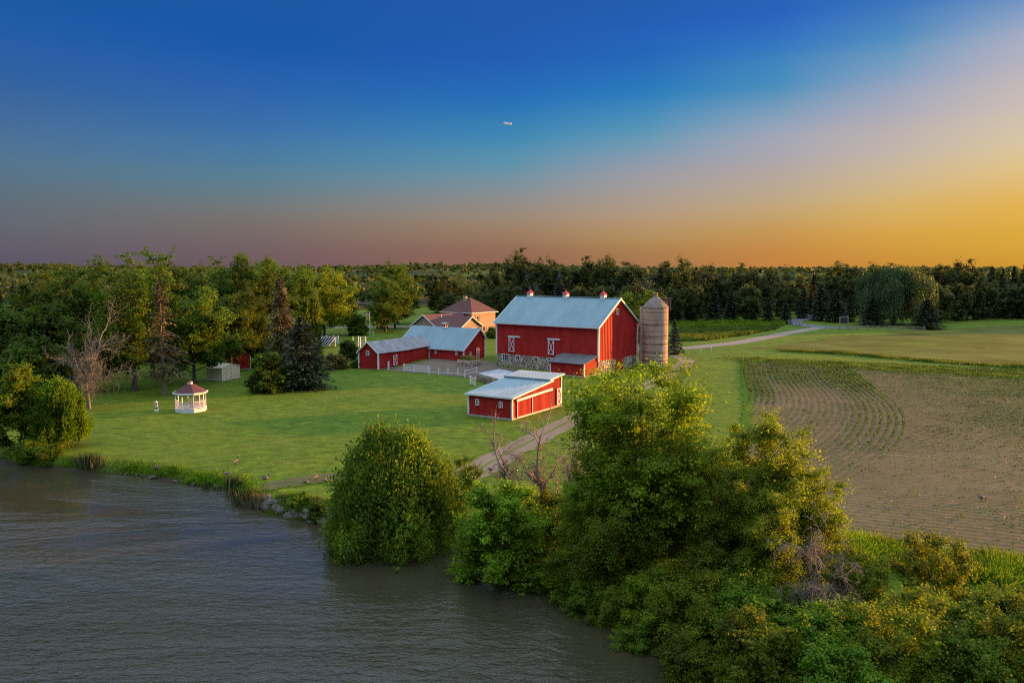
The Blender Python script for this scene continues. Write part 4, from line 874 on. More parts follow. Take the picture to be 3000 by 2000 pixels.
# ------------------------------------------------------------------ sheds among the trees, far house
def small_shed(name, label, C, az, L_, W, h, hr, wall, roofm, z=0, door=True):
    B = empty(name, (C[0], C[1], z), -math.radians(az), label, 'shed')
    w = MB(); ribbed(w, (-L_, 0), (0, 0), 0.12, Top([(0, h), (1, h)]), 0.4, 0.015); ribbed(w, (0, 0), (0, W), 0.12, Top([(0, h), (0.5, hr), (1, h)]), 0.4, 0.015); ribbed(w, (0, W), (-L_, W), 0.12, Top([(0, h), (1, h)]), 0.4, 0.015); ribbed(w, (-L_, W), (-L_, 0), 0.12, Top([(0, h), (0.5, hr), (1, h)]), 0.4, 0.015); w.build('wall', wall, B)
    MB().box(-L_ - 0.04, 0.04, -0.04, W + 0.04, -0.3, 0.12).build('base', tan if wall is tan else concrete, B)
    s = (hr - h) / (W / 2); r = MB(); e = 0.12
    r.slab([(-L_ - e, -e, h - e * s + .05), (e, -e, h - e * s + .05), (e, W / 2, hr + .05), (-L_ - e, W / 2, hr + .05)], 0.05).slab([(e, W + e, h - e * s + .05), (-L_ - e, W + e, h - e * s + .05), (-L_ - e, W / 2, hr + .05), (e, W / 2, hr + .05)], 0.05); r.build('roof', roofm, B)
    if door:
        d = MB().box(0.02, 0.06, W * 0.22, W * 0.495, 0.15, h - 0.05).box(0.02, 0.06, W * 0.505, W * 0.78, 0.15, h - 0.05).build('double_door', wall, B); MB().box(0.06, 0.1, W * 0.48, W * 0.5, 0.9, 1.1).build('handle', dark_metal, d)
    return B
small_shed('garden_shed', 'small tan metal garden shed under the trees', (-44.5, 121.2), 20, 2.9, 4.2, 1.95, 2.45, tan, tan, 0)
b_ = small_shed('tool_shed', 'small red shed with dark roof behind the tan garden shed', (-47.6, 134.5), 58, 4.2, 3.0, 2.3, 2.75, red, dark_roof, 0.05, False)
corner_post(b_, 0.03, -0.03, 0.1, 2.25, 0.14); corner_post(b_, -4.23, -0.03, 0.1, 2.25, 0.14); corner_post(b_, 0.03, 3.03, 0.1, 2.25, 0.14)
def far_house():
    x, y = -176, 300; z = H1(x, y); B = empty('neighbour_house', (x, y, z), -math.radians(-20), 'distant tan house with white gable trim at the left edge', 'house')
    w = MB(); ribbed(w, (-8, 0), (0, 0), 0, Top([(0, 3.2), (0.5, 5.2), (1, 3.2)]), 1.0, 0.01); ribbed(w, (0, 0), (0, 11), 0, Top([(0, 3.2), (1, 3.2)]), 1.0, 0.01); ribbed(w, (-8, 11), (-8, 0), 0, Top([(0, 3.2), (1, 3.2)]), 1.0, 0.01); w.build('wall', cream, B)
    r = MB(); r.slab([(0.5, -0.5, 2.95), (0.5, 11.5, 2.95), (-4, 11.5, 5.3), (-4, -0.5, 5.3)], 0.15).slab([(-8.5, 11.5, 2.95), (-8.5, -0.5, 2.95), (-4, -0.5, 5.3), (-4, 11.5, 5.3)], 0.15); r.build('roof', dark_roof, B)
    trim(B, 'rake_trim', [((0.5, -0.52, 2.85), (-4, -0.52, 5.2), .08, .3), ((-4, -0.52, 5.2), (-8.5, -0.52, 2.85), .08, .3)]); window(B, (-4, -0.03, 1.1), 1.6, 1.3, 0, 2, 1)
far_house()

# ------------------------------------------------------------------ fences and yard pieces
def rail_fence(name, label, cat, pts, n_rails, ph, rails, mat, pw=0.14, rh=0.1, rt=0.04, group=None):
    z0 = H1(*pts[0]); F = empty(name, (*pts[0], z0), 0, label, cat, group); o = np.array([*pts[0], z0])
    P = [np.array([*p, H1(*p)]) - o for p in pts]
    for p in P: MB().box(p[0] - pw / 2, p[0] + pw / 2, p[1] - pw / 2, p[1] + pw / 2, p[2] - 0.3, p[2] + ph).build('post', mat, F)
    for a, b in zip(P[:-1], P[1:]):
        d = Vector(b - a).normalized(); off = Vector((d.y, -d.x, 0)) * (pw / 2 + rt / 2 + 0.002)
        for h in rails[:n_rails]:
            va = Vector(a) + Vector((0, 0, h)) + off; vb = Vector(b) + Vector((0, 0, h)) + off
            MB().bar(va - d * 0.05, vb + d * 0.05, rt, rh).build('rail', mat, F)
    return F
c1 = lambda x, y: site(1000 + x / 3.92, 750 + y / 3.92)
rail_fence('board_fence', 'white four board fence in front of the red wing', 'fence', [c1(720, 1325), c1(835, 1336), c1(998, 1352)], 4, 1.35, [0.3, 0.6, 0.9, 1.2], white, 0.16, 0.13)
rail_fence('low_fence', 'sparse white post fence with broken low rails along the barnyard', 'fence', [c1(1012, 1353), c1(1118, 1362), c1(1225, 1362), c1(1340, 1370), c1(1418, 1393)], 1, 1.15, [0.35], white, 0.15, 0.09)
rail_fence('gate_fence', 'white gate boards at the corner of the stone ramp', 'gate', [site(1378, 1126), site(1392, 1131)], 4, 1.35, [0.25, 0.55, 0.85, 1.15], white, 0.14, 0.12)
rail_fence('gate_fence', 'white rail panel running back beside the stone ramp', 'gate', [site(1362, 1104), site(1397, 1096)], 2, 1.2, [0.5, 1.0], white, 0.12, 0.08)
x_, y_ = c1(543, 1303); tag(MB().box(-0.12, 0.12, -0.12, 0.12, -0.2, 1.35).box(-0.14, 0.14, -0.14, 0.14, 1.35, 1.42).build('bollard_post', white, None, (x_, y_, H1(x_, y_))), 'single white post on the lawn beside the red wing', 'post')
spl = [site(2250 + px / 4.704, 880 + py / 4.704) for px, py in [(978, 420), (1092, 418), (1226, 418), (1370, 420), (1518, 424), (1674, 424), (1834, 428), (1995, 434), (2158, 438)]]
rail_fence('split_rail_fence', 'long weathered split rail fence in front of the willow', 'fence', spl, 2, 1.3, [0.5, 1.05], rail_wood, 0.22, 0.16, 0.1)
rail_fence('split_rail_fence', 'short dark split rail fence where the paved road bends', 'fence', [site(2250 + px / 4.704, 880 + py / 4.704) for px, py in [(280, 345), (335, 352), (388, 358), (430, 364), (468, 372)]], 2, 1.5, [0.6, 1.2], rail_wood, 0.22, 0.16, 0.1)
def sign_frame():
    x, y = site(2250 + 1043 / 4.704, 880 + 376 / 4.704); z = H1(x, y); T = empty('sign_frame', (x, y, z), 0, 'dark board in a pale post frame behind the split rail fence', 'sign')
    for s in (-1.2, 1.2): MB().box(s - 0.1, s + 0.1, -0.1, 0.1, -0.3, 3.0).build('post', rail_wood, T)
    MB().box(-1.1, 1.1, -0.06, 0.06, 2.7, 2.9).build('beam', rail_wood, T); MB().box(-0.95, 0.95, -0.05, 0.05, 1.1, 2.6).build('board', dark_metal, T)
sign_frame()
def stone_ramp():
    a, b, c, d = [np.array(site(1350 + px / 6.72, 1050 + py / 6.72, 1.2)) for px, py in [(330, 285), (720, 395), (1240, 300), (760, 205)]]
    O = Vector((*a, 0)); T = empty('stone_ramp', O, 0, 'grey slab on a field stone retaining wall behind the front shed', 'ramp')
    q = [Vector((*p, 0)) - O for p in (a, b, c, d)]; b2 = q[0] + (q[1] - q[0]) * 1.5; c2 = q[3] + (q[2] - q[3]) * 1.3
    loop = [q[0], b2, c2, q[3]]
    MB().slab([p + Vector((0, 0, 1.2)) for p in loop], 0.16).build('slab', slab_m, T)
    w = MB(); w.add([p * 0.98 + Vector((0.02, 0.03, -0.4)) for p in loop] + [p * 0.98 + Vector((0.02, 0.03, 1.04)) for p in loop], [(0, 1, 5, 4), (1, 2, 6, 5), (2, 3, 7, 6), (3, 0, 4, 7)]); wo = w.build('retaining_wall', mortar, T)
    stone_face(wo, (loop[0].x, loop[0].y), (loop[1].x, loop[1].y), 0.05, 1.05, size=0.42, proud=0.12, skip=0.05, seed=9); stone_face(wo, (loop[3].x, loop[3].y), (loop[0].x, loop[0].y), 0.05, 1.05, size=0.42, proud=0.12, skip=0.05, seed=10)
slab_m = surface('worn_slab', (0.36, 0.39, 0.42), 0.7, 0.25, 0.8, 0.1, 10)
stone_ramp()
def planter():
    x, y = c1(1470, 1268); z = 0.3; T = empty('stone_planter', (x, y, z), -math.radians(33), 'low stone planter with flowers at the stable corner', 'planter')
    MB().box(-2.6, 0.9, -0.1, 2.0, -0.3, 0.75).build('planter_wall', mortar, T)
    g = Geo(); r = np.random.default_rng(3)
    n = 700; C = np.column_stack([r.uniform(-2.4, 0.7, n), r.uniform(0, 1.9, n), 0.75 + r.random(n) ** 2 * 0.7]); g.add(*quads(C, r.normal(0, 0.09, (n, 3)), r.normal(0, 0.06, (n, 3)))); link('flowers', g.mesh('flowers'), lf_yellow, T)
    stone_face(T, (-2.6, -0.1), (0.9, -0.1), -0.1, 0.7, size=0.4, proud=0.1, seed=12); stone_face(T, (0.9, -0.1), (0.9, 2.0), -0.1, 0.7, size=0.4, proud=0.1, seed=13)
planter()
def flag():
    x, y = c1(330, 962); z = H1(x, y); T = empty('flagpole', (x, y, z), 0, 'slim white flagpole flying a striped flag on the far lawn', 'flagpole')
    hp = 6.1; MB().tube([(0, 0, -0.2), (0, 0, hp)], [0.06, 0.04], 8).lathe([(0.02, hp), (0.09, hp + 0.06), (0.02, hp + 0.14)], 8).build('pole', white, T)
    V = []; F = []; mi = []; nw, nh = 14, 13
    for i in range(nw + 1):
        for j in range(nh + 1):
            u = i / nw; V.append((-0.05 - 1.05 * u, 0.14 * math.sin(u * 7) * u, hp - 0.12 - 0.75 * j / nh - 0.38 * u ** 1.3))
    for i in range(nw):
        for j in range(nh):
            k = i * (nh + 1) + j; F.append((k, k + 1, k + nh + 2, k + nh + 1)); mi.append(2 if (i < 6 and j < 7) else (j % 2))
    m_ = MB(); m_.v = V; m_.f = F; m_.mi = mi
    m_.build('flag', [surface('flag_red', (0.5, 0.03, 0.04), 0.8, 0.1), surface('flag_white', (0.8, 0.78, 0.75), 0.8, 0.05), surface('flag_blue', (0.03, 0.05, 0.2), 0.8, 0.1)], T)
    x2, y2 = c1(366, 962); z2 = H1(x2, y2); t = MB().tube([(0, 0, -0.1), (0, 0, 0.9)], 0.05, 6).lathe([(0.16, 0.9), (0.2, 1.0), (0.03, 1.2)], 8); tag(t.build('lamp_post', white, None, (x2, y2, z2)), 'tiny white garden lamp beside the flagpole', 'lamp')
flag()
def pump_post():
    x, y = c1(458, 868); z = H1(x, y); tag(MB().box(-1.2, 1.2, -0.8, 0.8, -0.1, 2.2).box(-1.3, 1.3, -0.9, 0.9, 2.2, 2.35).build('utility_box', dark_metal, None, (x, y, z)), 'dark utility box beside the far house drive', 'utility box')
    x, y = c1(528, 868); z = H1(x, y); tag(MB().box(-0.2, 0.2, -0.2, 0.2, -0.2, 2.6).box(-0.26, 0.26, -0.26, 0.26, 2.6, 2.75).build('wooden_post', bark, None, (x, y, z)), 'short brown wooden post by the far house drive', 'post')
pump_post()
for k, (px, py) in enumerate([(2053, 1031), (2084, 1030)]):
    x, y = site(px, py); tag(MB().box(-0.06, 0.06, -0.06, 0.06, -0.2, 0.9).box(-0.075, 0.075, -0.075, 0.075, 0.9, 1.0).build('marker_stake', white, None, (x, y, H1(x, y))), ['white marker stake beside the farm drive nearer the silo', 'white marker stake beside the farm drive farther from the silo'][k], 'stake', 'drive marker stakes')
def picket():
    pts = [site(936, 1008), site(956, 1008.5), site(978, 1010), site(991, 1012)]; z = H1(*pts[0]); F = empty('picket_fence', (*pts[0], z), 0, 'white picket fence behind the columnar cedars', 'fence')
    P = [Vector((p[0] - pts[0][0], p[1] - pts[0][1], H1(*p) - z)) for p in pts]
    for p in P: MB().box(p.x - 0.1, p.x + 0.1, p.y - 0.1, p.y + 0.1, p.z - 0.2, p.z + 1.75).build('post', white, F)
    for a, b in zip(P[:-1], P[1:]):
        for h in (0.35, 1.3): MB().bar(a + Vector((0, -.12, h)), b + Vector((0, -.12, h)), 0.05, 0.1).build('rail', white, F)
        k = int((b - a).length / 0.22)
        for i in range(1, k): q = a.lerp(b, i / k); MB().box(q.x - 0.05, q.x + 0.05, q.y - 0.19, q.y - 0.155, q.z + 0.1, q.z + 1.5).build('picket', white, F)
    x, y = site(955, 1022); z = H1(x, y); T = empty('cold_frame', (x, y, z), -0.4, 'tilted glazed cold frame in front of the picket fence', 'cold frame')
    MB().slab([(-1.6, -1.2, 0.4), (1.6, -1.2, 0.4), (1.6, 1.2, 2.0), (-1.6, 1.2, 2.0)], 0.05).build('pane', glass_m, T)
    f = MB()
    for i in range(6): xx = -1.6 + 3.2 * i / 5; f.bar((xx, -1.2, 0.45), (xx, 1.2, 2.05), 0.1, 0.06)
    f.bar((-1.6, -1.2, 0.45), (1.6, -1.2, 0.45), 0.08, 0.1).bar((-1.6, 1.2, 2.05), (1.6, 1.2, 2.05), 0.08, 0.1); f.box(-1.6, -1.5, 1.1, 1.2, -0.2, 2.0).box(1.5, 1.6, 1.1, 1.2, -0.2, 2.0); f.build('glazing_frame', white, T)
    x, y = site(1053, 1022); z = H1(x, y); T = empty('chicken_run', (x, y, z), -0.5, 'small white framed pen at the left end of the red wing', 'pen')
    for sx in (-1.0, 1.0):
        for sy in (-0.9, 0.9): MB().box(sx - 0.07, sx + 0.07, sy - 0.07, sy + 0.07, -0.2, 2.2).build('post', white, T)
    for h in np.linspace(0.5, 2.1, 6): MB().bar((-1.0, 0.98, h), (1.0, 0.98, h), 0.03, 0.1).build('slat', white, T)
picket()

# ------------------------------------------------------------------ vegetation builders (mesh data only; local origin at the foot of the tree)
def rvec(r, n): return unit(r.normal(0, 1, (n, 3)))
def leaf_cloud(r, C, out, size, aspect=0.55, up=0.45, rnd=0.9):
    """diamond leaves at C, facing roughly outward and up"""
    n = len(C); N_ = unit(out * 0.7 + np.array([0, 0, up]) + r.normal(0, rnd, (n, 3)) * 0.6)
    U = unit(np.cross(N_, rvec(r, n))); W = np.cross(N_, U); s = size * r.uniform(0.6, 1.4, n)[:, None]
    return quads(C, U * s / 2, W * s / 2 * aspect / 0.6)
def limb(g, a, b, r0, r1, r, n=5, sag=0.12, k=6):
    a = np.asarray(a, float); b = np.asarray(b, float); t = np.linspace(0, 1, k)[:, None]; d = np.linalg.norm(b - a)
    P = a + (b - a) * t + np.sin(t * np.pi) * np.array([[r.normal(0, sag), r.normal(0, sag), abs(r.normal(0, sag))]]) * d + r.normal(0, 0.015 * d, (k, 3)) * np.sin(t * np.pi)
    g.tube(P, r0 + (r1 - r0) * np.linspace(0, 1, k), n); return P
def broadleaf(seed, H, W, trunk=0.25, ncl=150, lpc=60, leaf=0.3, rc=0.07, lobes=11, airy=0.0, shape=1.0, lean=0.0, tr=None, twigs=40, stems=1, flat=0.62, lsz=(0.17, 0.30), sprig=0.22):
    """crown of leaf clumps on the skins of several overlapping lobes, with trunk and limbs; returns (trunk mesh, crown mesh)"""
    r = np.random.default_rng(seed); h0 = H * trunk; Lb = []
    for k in range(lobes):
        f = (k + 0.5) / lobes; z = h0 + (H - h0) * (0.12 + 0.78 * f); prof = max(0.12, math.sin(math.pi * min(1, (0.18 + 0.80 * f ** shape))))
        a = k * 2.4 + r.uniform(-0.5, 0.5); rad = W / 2 * prof * r.uniform(0.35, 0.8); s = W * r.uniform(*lsz) * (0.6 + 0.5 * prof)
        Lb.append([rad * math.cos(a) + lean * f * H, rad * math.sin(a), min(z, H - s * 0.6), s, s, s * r.uniform(0.6, 0.95)])
    Lb.append([lean * H * 0.8, 0, H - W * 0.16, W * 0.17, W * 0.17, W * 0.16]); Lb.append([0, 0, h0 + (H - h0) * 0.42, W * 0.27, W * 0.27, (H - h0) * 0.26])
    Lb = np.array(Lb); pr = Lb[:, 3] ** 2; pr /= pr.sum(); li = r.choice(len(Lb), ncl * 3, p=pr)
    D = rvec(r, ncl * 3); D[:, 2] = np.where(D[:, 2] < -0.35, -D[:, 2] * 0.6, D[:, 2]); D = unit(D)
    C = Lb[li, :3] + D * Lb[li, 3:] * r.uniform(0.72 - airy * 0.3, 1.04, (len(li), 1))
    inside = np.zeros(len(C)); 
    for q in Lb: inside += (np.sum(((C - q[:3]) / q[3:]) ** 2, 1) < 0.55)
    keep = (inside < 1) | (r.random(len(C)) < 0.18); C = C[keep][:ncl]; D = D[keep][:ncl]
    rcl = W * rc * r.uniform(0.5, 1.45, len(C)); sp_ = r.random(len(C)) < sprig
    C = C + D * (sp_ * r.uniform(0.4, 1.5, len(C)) * W * 0.065)[:, None] * [1, 1, 0.8]; rcl = np.where(sp_, rcl * 0.62, rcl)
    off = r.normal(0, 1, (len(C), lpc, 3)); off *= np.minimum(1, 1.7 / np.linalg.norm(off, axis=2, keepdims=True)); off[:, :, 2] *= flat
    P = (C[:, None] + off * rcl[:, None, None]).reshape(-1, 3)
    out = unit(off + D[:, None] * 0.8).reshape(-1, 3)
    P[:, 2] = np.maximum(P[:, 2], 0.15)
    g = Geo(); g.add(*leaf_cloud(r, P, out, leaf)); crown = g.mesh('crown')
    t = Geo(); r0 = tr or H * 0.019; top = np.array([lean * H * 0.6, 0, H * 0.72])
    for s in range(stems):
        o = np.array([r.normal(0, 0.02 * W) * (stems > 1), r.normal(0, 0.02 * W) * (stems > 1), -0.35]); tp = top + (r.normal(0, 0.12 * W, 3) * [1, 1, 0.3] if stems > 1 else 0)
        k = 9; tt = np.linspace(0, 1, k)[:, None]; Pt = o + (tp - o) * tt + np.column_stack([np.sin(np.linspace(0, 3, k) + seed) * 0.012 * H, np.cos(np.linspace(0, 2.6, k) * 1.3 + seed) * 0.012 * H, np.zeros(k)])
        R = r0 / stems ** 0.5 * (1 - 0.8 * np.linspace(0, 1, k)); R[0] *= 1.5; t.tube(Pt, R, 8)
        for q in Lb:
            f = np.clip((q[2] - q[5] * 0.8 - h0 * 0.5) / (H * 0.8) - 0.05, 0.22, 0.9); i = f * (k - 1); j = int(i); a = Pt[j] + (Pt[min(j + 1, k - 1)] - Pt[j]) * (i - j)
            if s == int(abs(q[0] * 7)) % stems: limb(t, a, q[:3], r0 * 0.42, r0 * 0.1, r, 5)
    for c in C[r.choice(len(C), min(twigs, len(C)), replace=False)]:
        j = np.argmin(np.sum((Lb[:, :3] - c) ** 2, 1)); limb(t, Lb[j, :3], c, r0 * 0.12, r0 * 0.03, r, 3, k=4)
    return t.mesh('trunk', True), crown
PROFILES = {'round': lambda f: np.sqrt(np.clip(1 - ((f - 0.5) / 0.56) ** 2, 0.05, 1)), 'vase': lambda f: np.clip(0.45 + 0.75 * f - 0.62 * np.clip(f - 0.62, 0, 1) * 2.6 * f, 0.25, 1.05),
            'oval': lambda f: np.sqrt(np.clip(1 - ((f - 0.42) / 0.62) ** 2, 0.05, 1)) * 0.98, 'bush': lambda f: np.sqrt(np.clip(1 - ((f - 0.25) / 0.8) ** 2, 0.05, 1))}
def branchy(seed, H, W, base=0.12, limbs=16, subs=7, twigs=8, lpt=50, leaf=0.14, tl=0.8, prof='round', stems=1, droop=0.0, tr=None, flat=0.55, up=0.3, lean=0.0):
    """tree grown limb by limb: limbs reach for a crown outline, fork into branches and twigs, leaves spray along the twigs"""
    r = np.random.default_rng(seed); t = Geo(); r0 = tr or H * 0.02; pf = PROFILES[prof]; Hc = H - tl * 0.8; St = []
    for s in range(stems):
        o = np.array([r.normal(0, 0.03 * W), r.normal(0, 0.03 * W), -0.35]) * (1 if stems > 1 else np.array([0, 0, 1.0])); tp = np.array([lean * H + r.normal(0, 0.10 * W) * (stems > 1), r.normal(0, 0.10 * W) * (stems > 1), Hc * r.uniform(0.72, 0.9)])
        k = 9; u = np.linspace(0, 1, k)[:, None]; P = o + (tp - o) * u + np.column_stack([np.sin(u[:, 0] * 4 + seed + s) * 0.02 * H * u[:, 0], np.cos(u[:, 0] * 3.3 + seed * 2 + s) * 0.02 * H * u[:, 0], np.zeros(k)])
        R = r0 / stems ** 0.5 * (1 - 0.85 * u[:, 0]); R[0] *= 1.45; t.tube(P, R, 8); St.append(P)
    SP, SD = [], []; ext = W * 0.10
    for i in range(limbs):
        f = base + (1 - base) * ((i + r.uniform(0, 1)) / limbs) ** 0.9; a = i * 2.39996 + r.uniform(-0.5, 0.5); rad = max(0.05, (W / 2 * float(pf(np.array((f - base) / (1 - base)))) - ext) * r.uniform(0.62, 1.05)); P = St[i % stems]
        tgt = np.array([math.cos(a) * rad + lean * H * f, math.sin(a) * rad, Hc * f * r.uniform(0.93, 1.03)]); zs = np.clip(tgt[2] * r.uniform(0.35, 0.6), 0.08 * H, Hc * 0.7); j = np.interp(zs, P[:, 2], np.arange(len(P))); st = np.array([np.interp(j, np.arange(len(P)), P[:, q]) for q in range(3)])
        c = st + (tgt - st) * 0.5 + np.array([math.cos(a) * rad * 0.15, math.sin(a) * rad * 0.15, -0.10 * rad]) + r.normal(0, 0.05 * W, 3); u = np.linspace(0, 1, 8)[:, None]; L_ = (1 - u) ** 2 * st + 2 * u * (1 - u) * c + u ** 2 * tgt; L_[1:] += r.normal(0, 0.012 * W, (7, 3))
        t.tube(L_, r0 * 0.42 * (1 - 0.8 * u[:, 0]) * (0.6 + 0.4 * (1 - f)), 5)
        for q in range(subs):
            v = 1.0 if q == 0 else r.uniform(0.3, 1.0); p = np.array([np.interp(v * 7, np.arange(8), L_[:, w]) for w in range(3)]); tang = unit(L_[min(7, int(v * 7) + 1)] - L_[max(0, int(v * 7) - 1)]); out = unit(np.array([p[0] - lean * p[2], p[1], 0.0]) + 1e-6)
            d = unit(tang * 0.55 + out * 0.35 + r.normal(0, 0.55, 3) + np.array([0, 0, up - droop])); ln = W * 0.15 * r.uniform(0.55, 1.25); k = np.linspace(0, 1, 5)[:, None]; S = p + d * ln * k + np.array([0, 0, -droop]) * ln * k ** 2 + r.normal(0, 0.015 * W, (5, 3)) * k
            t.tube(S, r0 * 0.13 * (1 - 0.75 * k[:, 0]) + 0.004, 3)
            for w in range(twigs):
                x = r.uniform(0.15, 1.0) if w else 1.0; SP.append([np.interp(x * 4, np.arange(5), S[:, m_]) for m_ in range(3)]); SD.append(d)
    SP = np.array(SP); SD = np.array(SD); n = len(SP); TD = unit(SD * 0.5 + r.normal(0, 0.6, (n, 3)) + np.array([0, 0, 0.18 - droop * 1.3])); TL = tl * r.uniform(0.55, 1.3, n)
    for q in r.choice(n, min(n, 420), replace=False): t.tube(np.array([SP[q], SP[q] + TD[q] * TL[q] * 0.5 + r.normal(0, 0.02, 3), SP[q] + TD[q] * TL[q]]), [r0 * 0.035 + 0.004, r0 * 0.02 + 0.003, 0.003], 3)
    u = r.uniform(0.0, 1.08, (n, lpt)); off = r.normal(0, 1, (n, lpt, 3)) * (TL[:, None, None] * 0.24); off[:, :, 2] *= flat
    Pl = SP[:, None] + TD[:, None] * (u * TL[:, None])[:, :, None] + off; Pl[:, :, 2] -= droop * (u ** 2) * TL[:, None] * 0.8; Pl = Pl.reshape(-1, 3); Pl[:, 2] = np.maximum(Pl[:, 2], 0.1)
    g = Geo(); g.add(*leaf_cloud(r, Pl, unit(off + TD[:, None] * 0.3).reshape(-1, 3), leaf, 0.5, 0.7, 0.8)); return t.mesh('trunk', True), g.mesh('crown')
def conifer(seed, H, W, base=0.06, whorls=26, per=8, leaf=0.34, sprays=9, droop=0.35, power=0.85, thin=0.0, ragged=0.2):
    r = np.random.default_rng(seed); t = Geo(); C = []; U = []; Wd = []
    t.tube([(0, 0, -0.3), (0.02 * H, 0, H * 0.5), (0, 0, H)], [H * 0.019, H * 0.011, 0.02], 7)
    for k in range(whorls):
        f = (k + r.uniform(-.3, .3)) / whorls; f = min(max(f, 0), 0.985); z = H * (base + (1 - base) * f)
        R_ = W / 2 * (1 - f) ** power + 0.12
        if f < 0.12: R_ *= 0.75 + 2 * f
        for i in range(per):
            if r.random() < thin * (0.4 + 0.8 * (0.25 < f < 0.8)): 
                a = r.uniform(0, 6.28); L_ = R_ * r.uniform(0.5, 1); tipz = z - L_ * droop * 0.5
                t.tube([(0, 0, z), (math.cos(a) * L_ * .5, math.sin(a) * L_ * .5, z - 0.02), (math.cos(a) * L_, math.sin(a) * L_, tipz)], [0.045, 0.03, 0.01], 3); continue
            a = 2 * np.pi * (i / per + k * 0.37) + r.uniform(-.3, .3); L_ = R_ * r.uniform(1 - 2 * ragged, 1.0 + ragged * 0.6)
            d = np.array([math.cos(a), math.sin(a), 0]); sd = np.array([-d[1], d[0], 0]); n = max(3, int(sprays * (0.35 + L_ / (W / 2))))
            s = r.uniform(0.12, 1.0, n) ** 0.8; lat = r.normal(0, 0.20, n) * (1.1 - s * 0.75) * L_
            curve = -droop * s ** 1.5 + 0.22 * s ** 3 * droop
            P = np.outer(s * L_, d) + np.outer(lat, sd); P[:, 2] += z + curve * L_ - np.abs(lat) * 0.25 + r.normal(0, 0.06, n)
            C.append(P); dirs = unit(d + np.outer(np.sign(lat) * 0.6, sd) + np.column_stack([np.zeros(n), np.zeros(n), -droop * 0.9 + r.normal(0, 0.25, n)])); sz = leaf * r.uniform(0.7, 1.5, n)[:, None]
            U.append(dirs * sz); Wd.append(unit(np.cross(dirs, np.array([0, 0, 1.0]) + r.normal(0, .45, (n, 3)))) * sz * 0.42)
            if r.random() < 0.45: t.tube([(0, 0, z), tuple(d * L_ * 0.5 + [0, 0, z - droop * L_ * 0.2]), tuple(d * L_ * 0.9 + [0, 0, z - droop * L_ * 0.7])], [0.05, 0.03, 0.012], 3)
    n = 24; C.append(np.column_stack([r.normal(0, .1, n), r.normal(0, .1, n), H - r.random(n) * 0.07 * H])); U.append(np.column_stack([r.normal(0, .06, n), r.normal(0, .06, n), np.full(n, leaf)])); Wd.append(r.normal(0, leaf * 0.3, (n, 3)) * [1, 1, 0])
    g = Geo(); g.add(*quads(np.concatenate(C), np.concatenate(U) * 0.8, np.concatenate(Wd))); return t.mesh('trunk', True), g.mesh('crown')
def cedar(seed, H, W, n=9000, leaf=0.26, bottom=0.06, tops=((0, 0, 1.0, 1.0),), tuft=14, power=0.62, plume=(0.17, 0.17, 0.32)):
    """dense arborvitae: upright flame-shaped sprays over one or more pointed tops"""
    r = np.random.default_rng(seed); C = []; O = []
    for (ox, oy, hs, ws) in tops:
        k = int(n / tuft * hs * ws / sum(a[2] * a[3] for a in tops)); f = r.random(k) ** 0.85; a = r.uniform(0, 2 * np.pi, k)
        rad = W / 2 * ws * np.minimum(1, ((f + 0.05) / 0.22) ** 0.5) * (1 - f) ** power * 1.18; lump = 1 + 0.15 * np.sin(a * 3 + f * 9 + seed) + 0.13 * np.sin(a * 7 - f * 16) + 0.10 * np.sin(a * 13 + f * 31 + seed)
        rad = rad * lump * np.where(r.random(k) < 0.12, r.uniform(1.0, 1.16, k), r.uniform(0.62, 1.02, k)); z = H * hs * (bottom + (1 - bottom) * f)
        c = np.column_stack([ox + rad * np.cos(a), oy + rad * np.sin(a), z]); o = np.column_stack([np.cos(a), np.sin(a), 0.25 + 0.5 * f])
        cc = c[:, None] + r.normal(0, 1, (k, tuft, 3)) * np.array(plume) * (W / 6) ** 0.5 + o[:, None] * r.uniform(-0.25, 0.28, (k, tuft, 1)); C.append(cc.reshape(-1, 3)); O.append(np.repeat(o, tuft, 0))
    C = np.concatenate(C); O = unit(np.concatenate(O)); m_ = len(C); C[:, 2] = np.maximum(C[:, 2], 0.1)
    U = unit(O * 0.7 + np.array([0, 0, 0.9]) + r.normal(0, 0.45, (m_, 3))); Wv = unit(np.cross(U, O + r.normal(0, 0.7, (m_, 3)))); s = leaf * r.uniform(0.6, 1.5, m_)[:, None]
    g = Geo(); g.add(*quads(C, U * s * 0.75, Wv * s * 0.36)); t = Geo()
    for (ox, oy, hs, ws) in tops: t.tube([(ox * 0.4, oy * 0.4, -0.3), (ox * 0.8, oy * 0.8, H * hs * .4), (ox, oy, H * hs * 0.9)], [0.22 * ws + .05, 0.12 * ws, 0.02], 7)
    for _ in range(50):
        c = C[r.integers(m_)]; limb(t, (c[0] * .1, c[1] * .1, max(0.3, c[2] - 1.0)), c, 0.04, 0.008, r, 3, 0.05, 4)
    return t.mesh('trunk', True), g.mesh('crown')
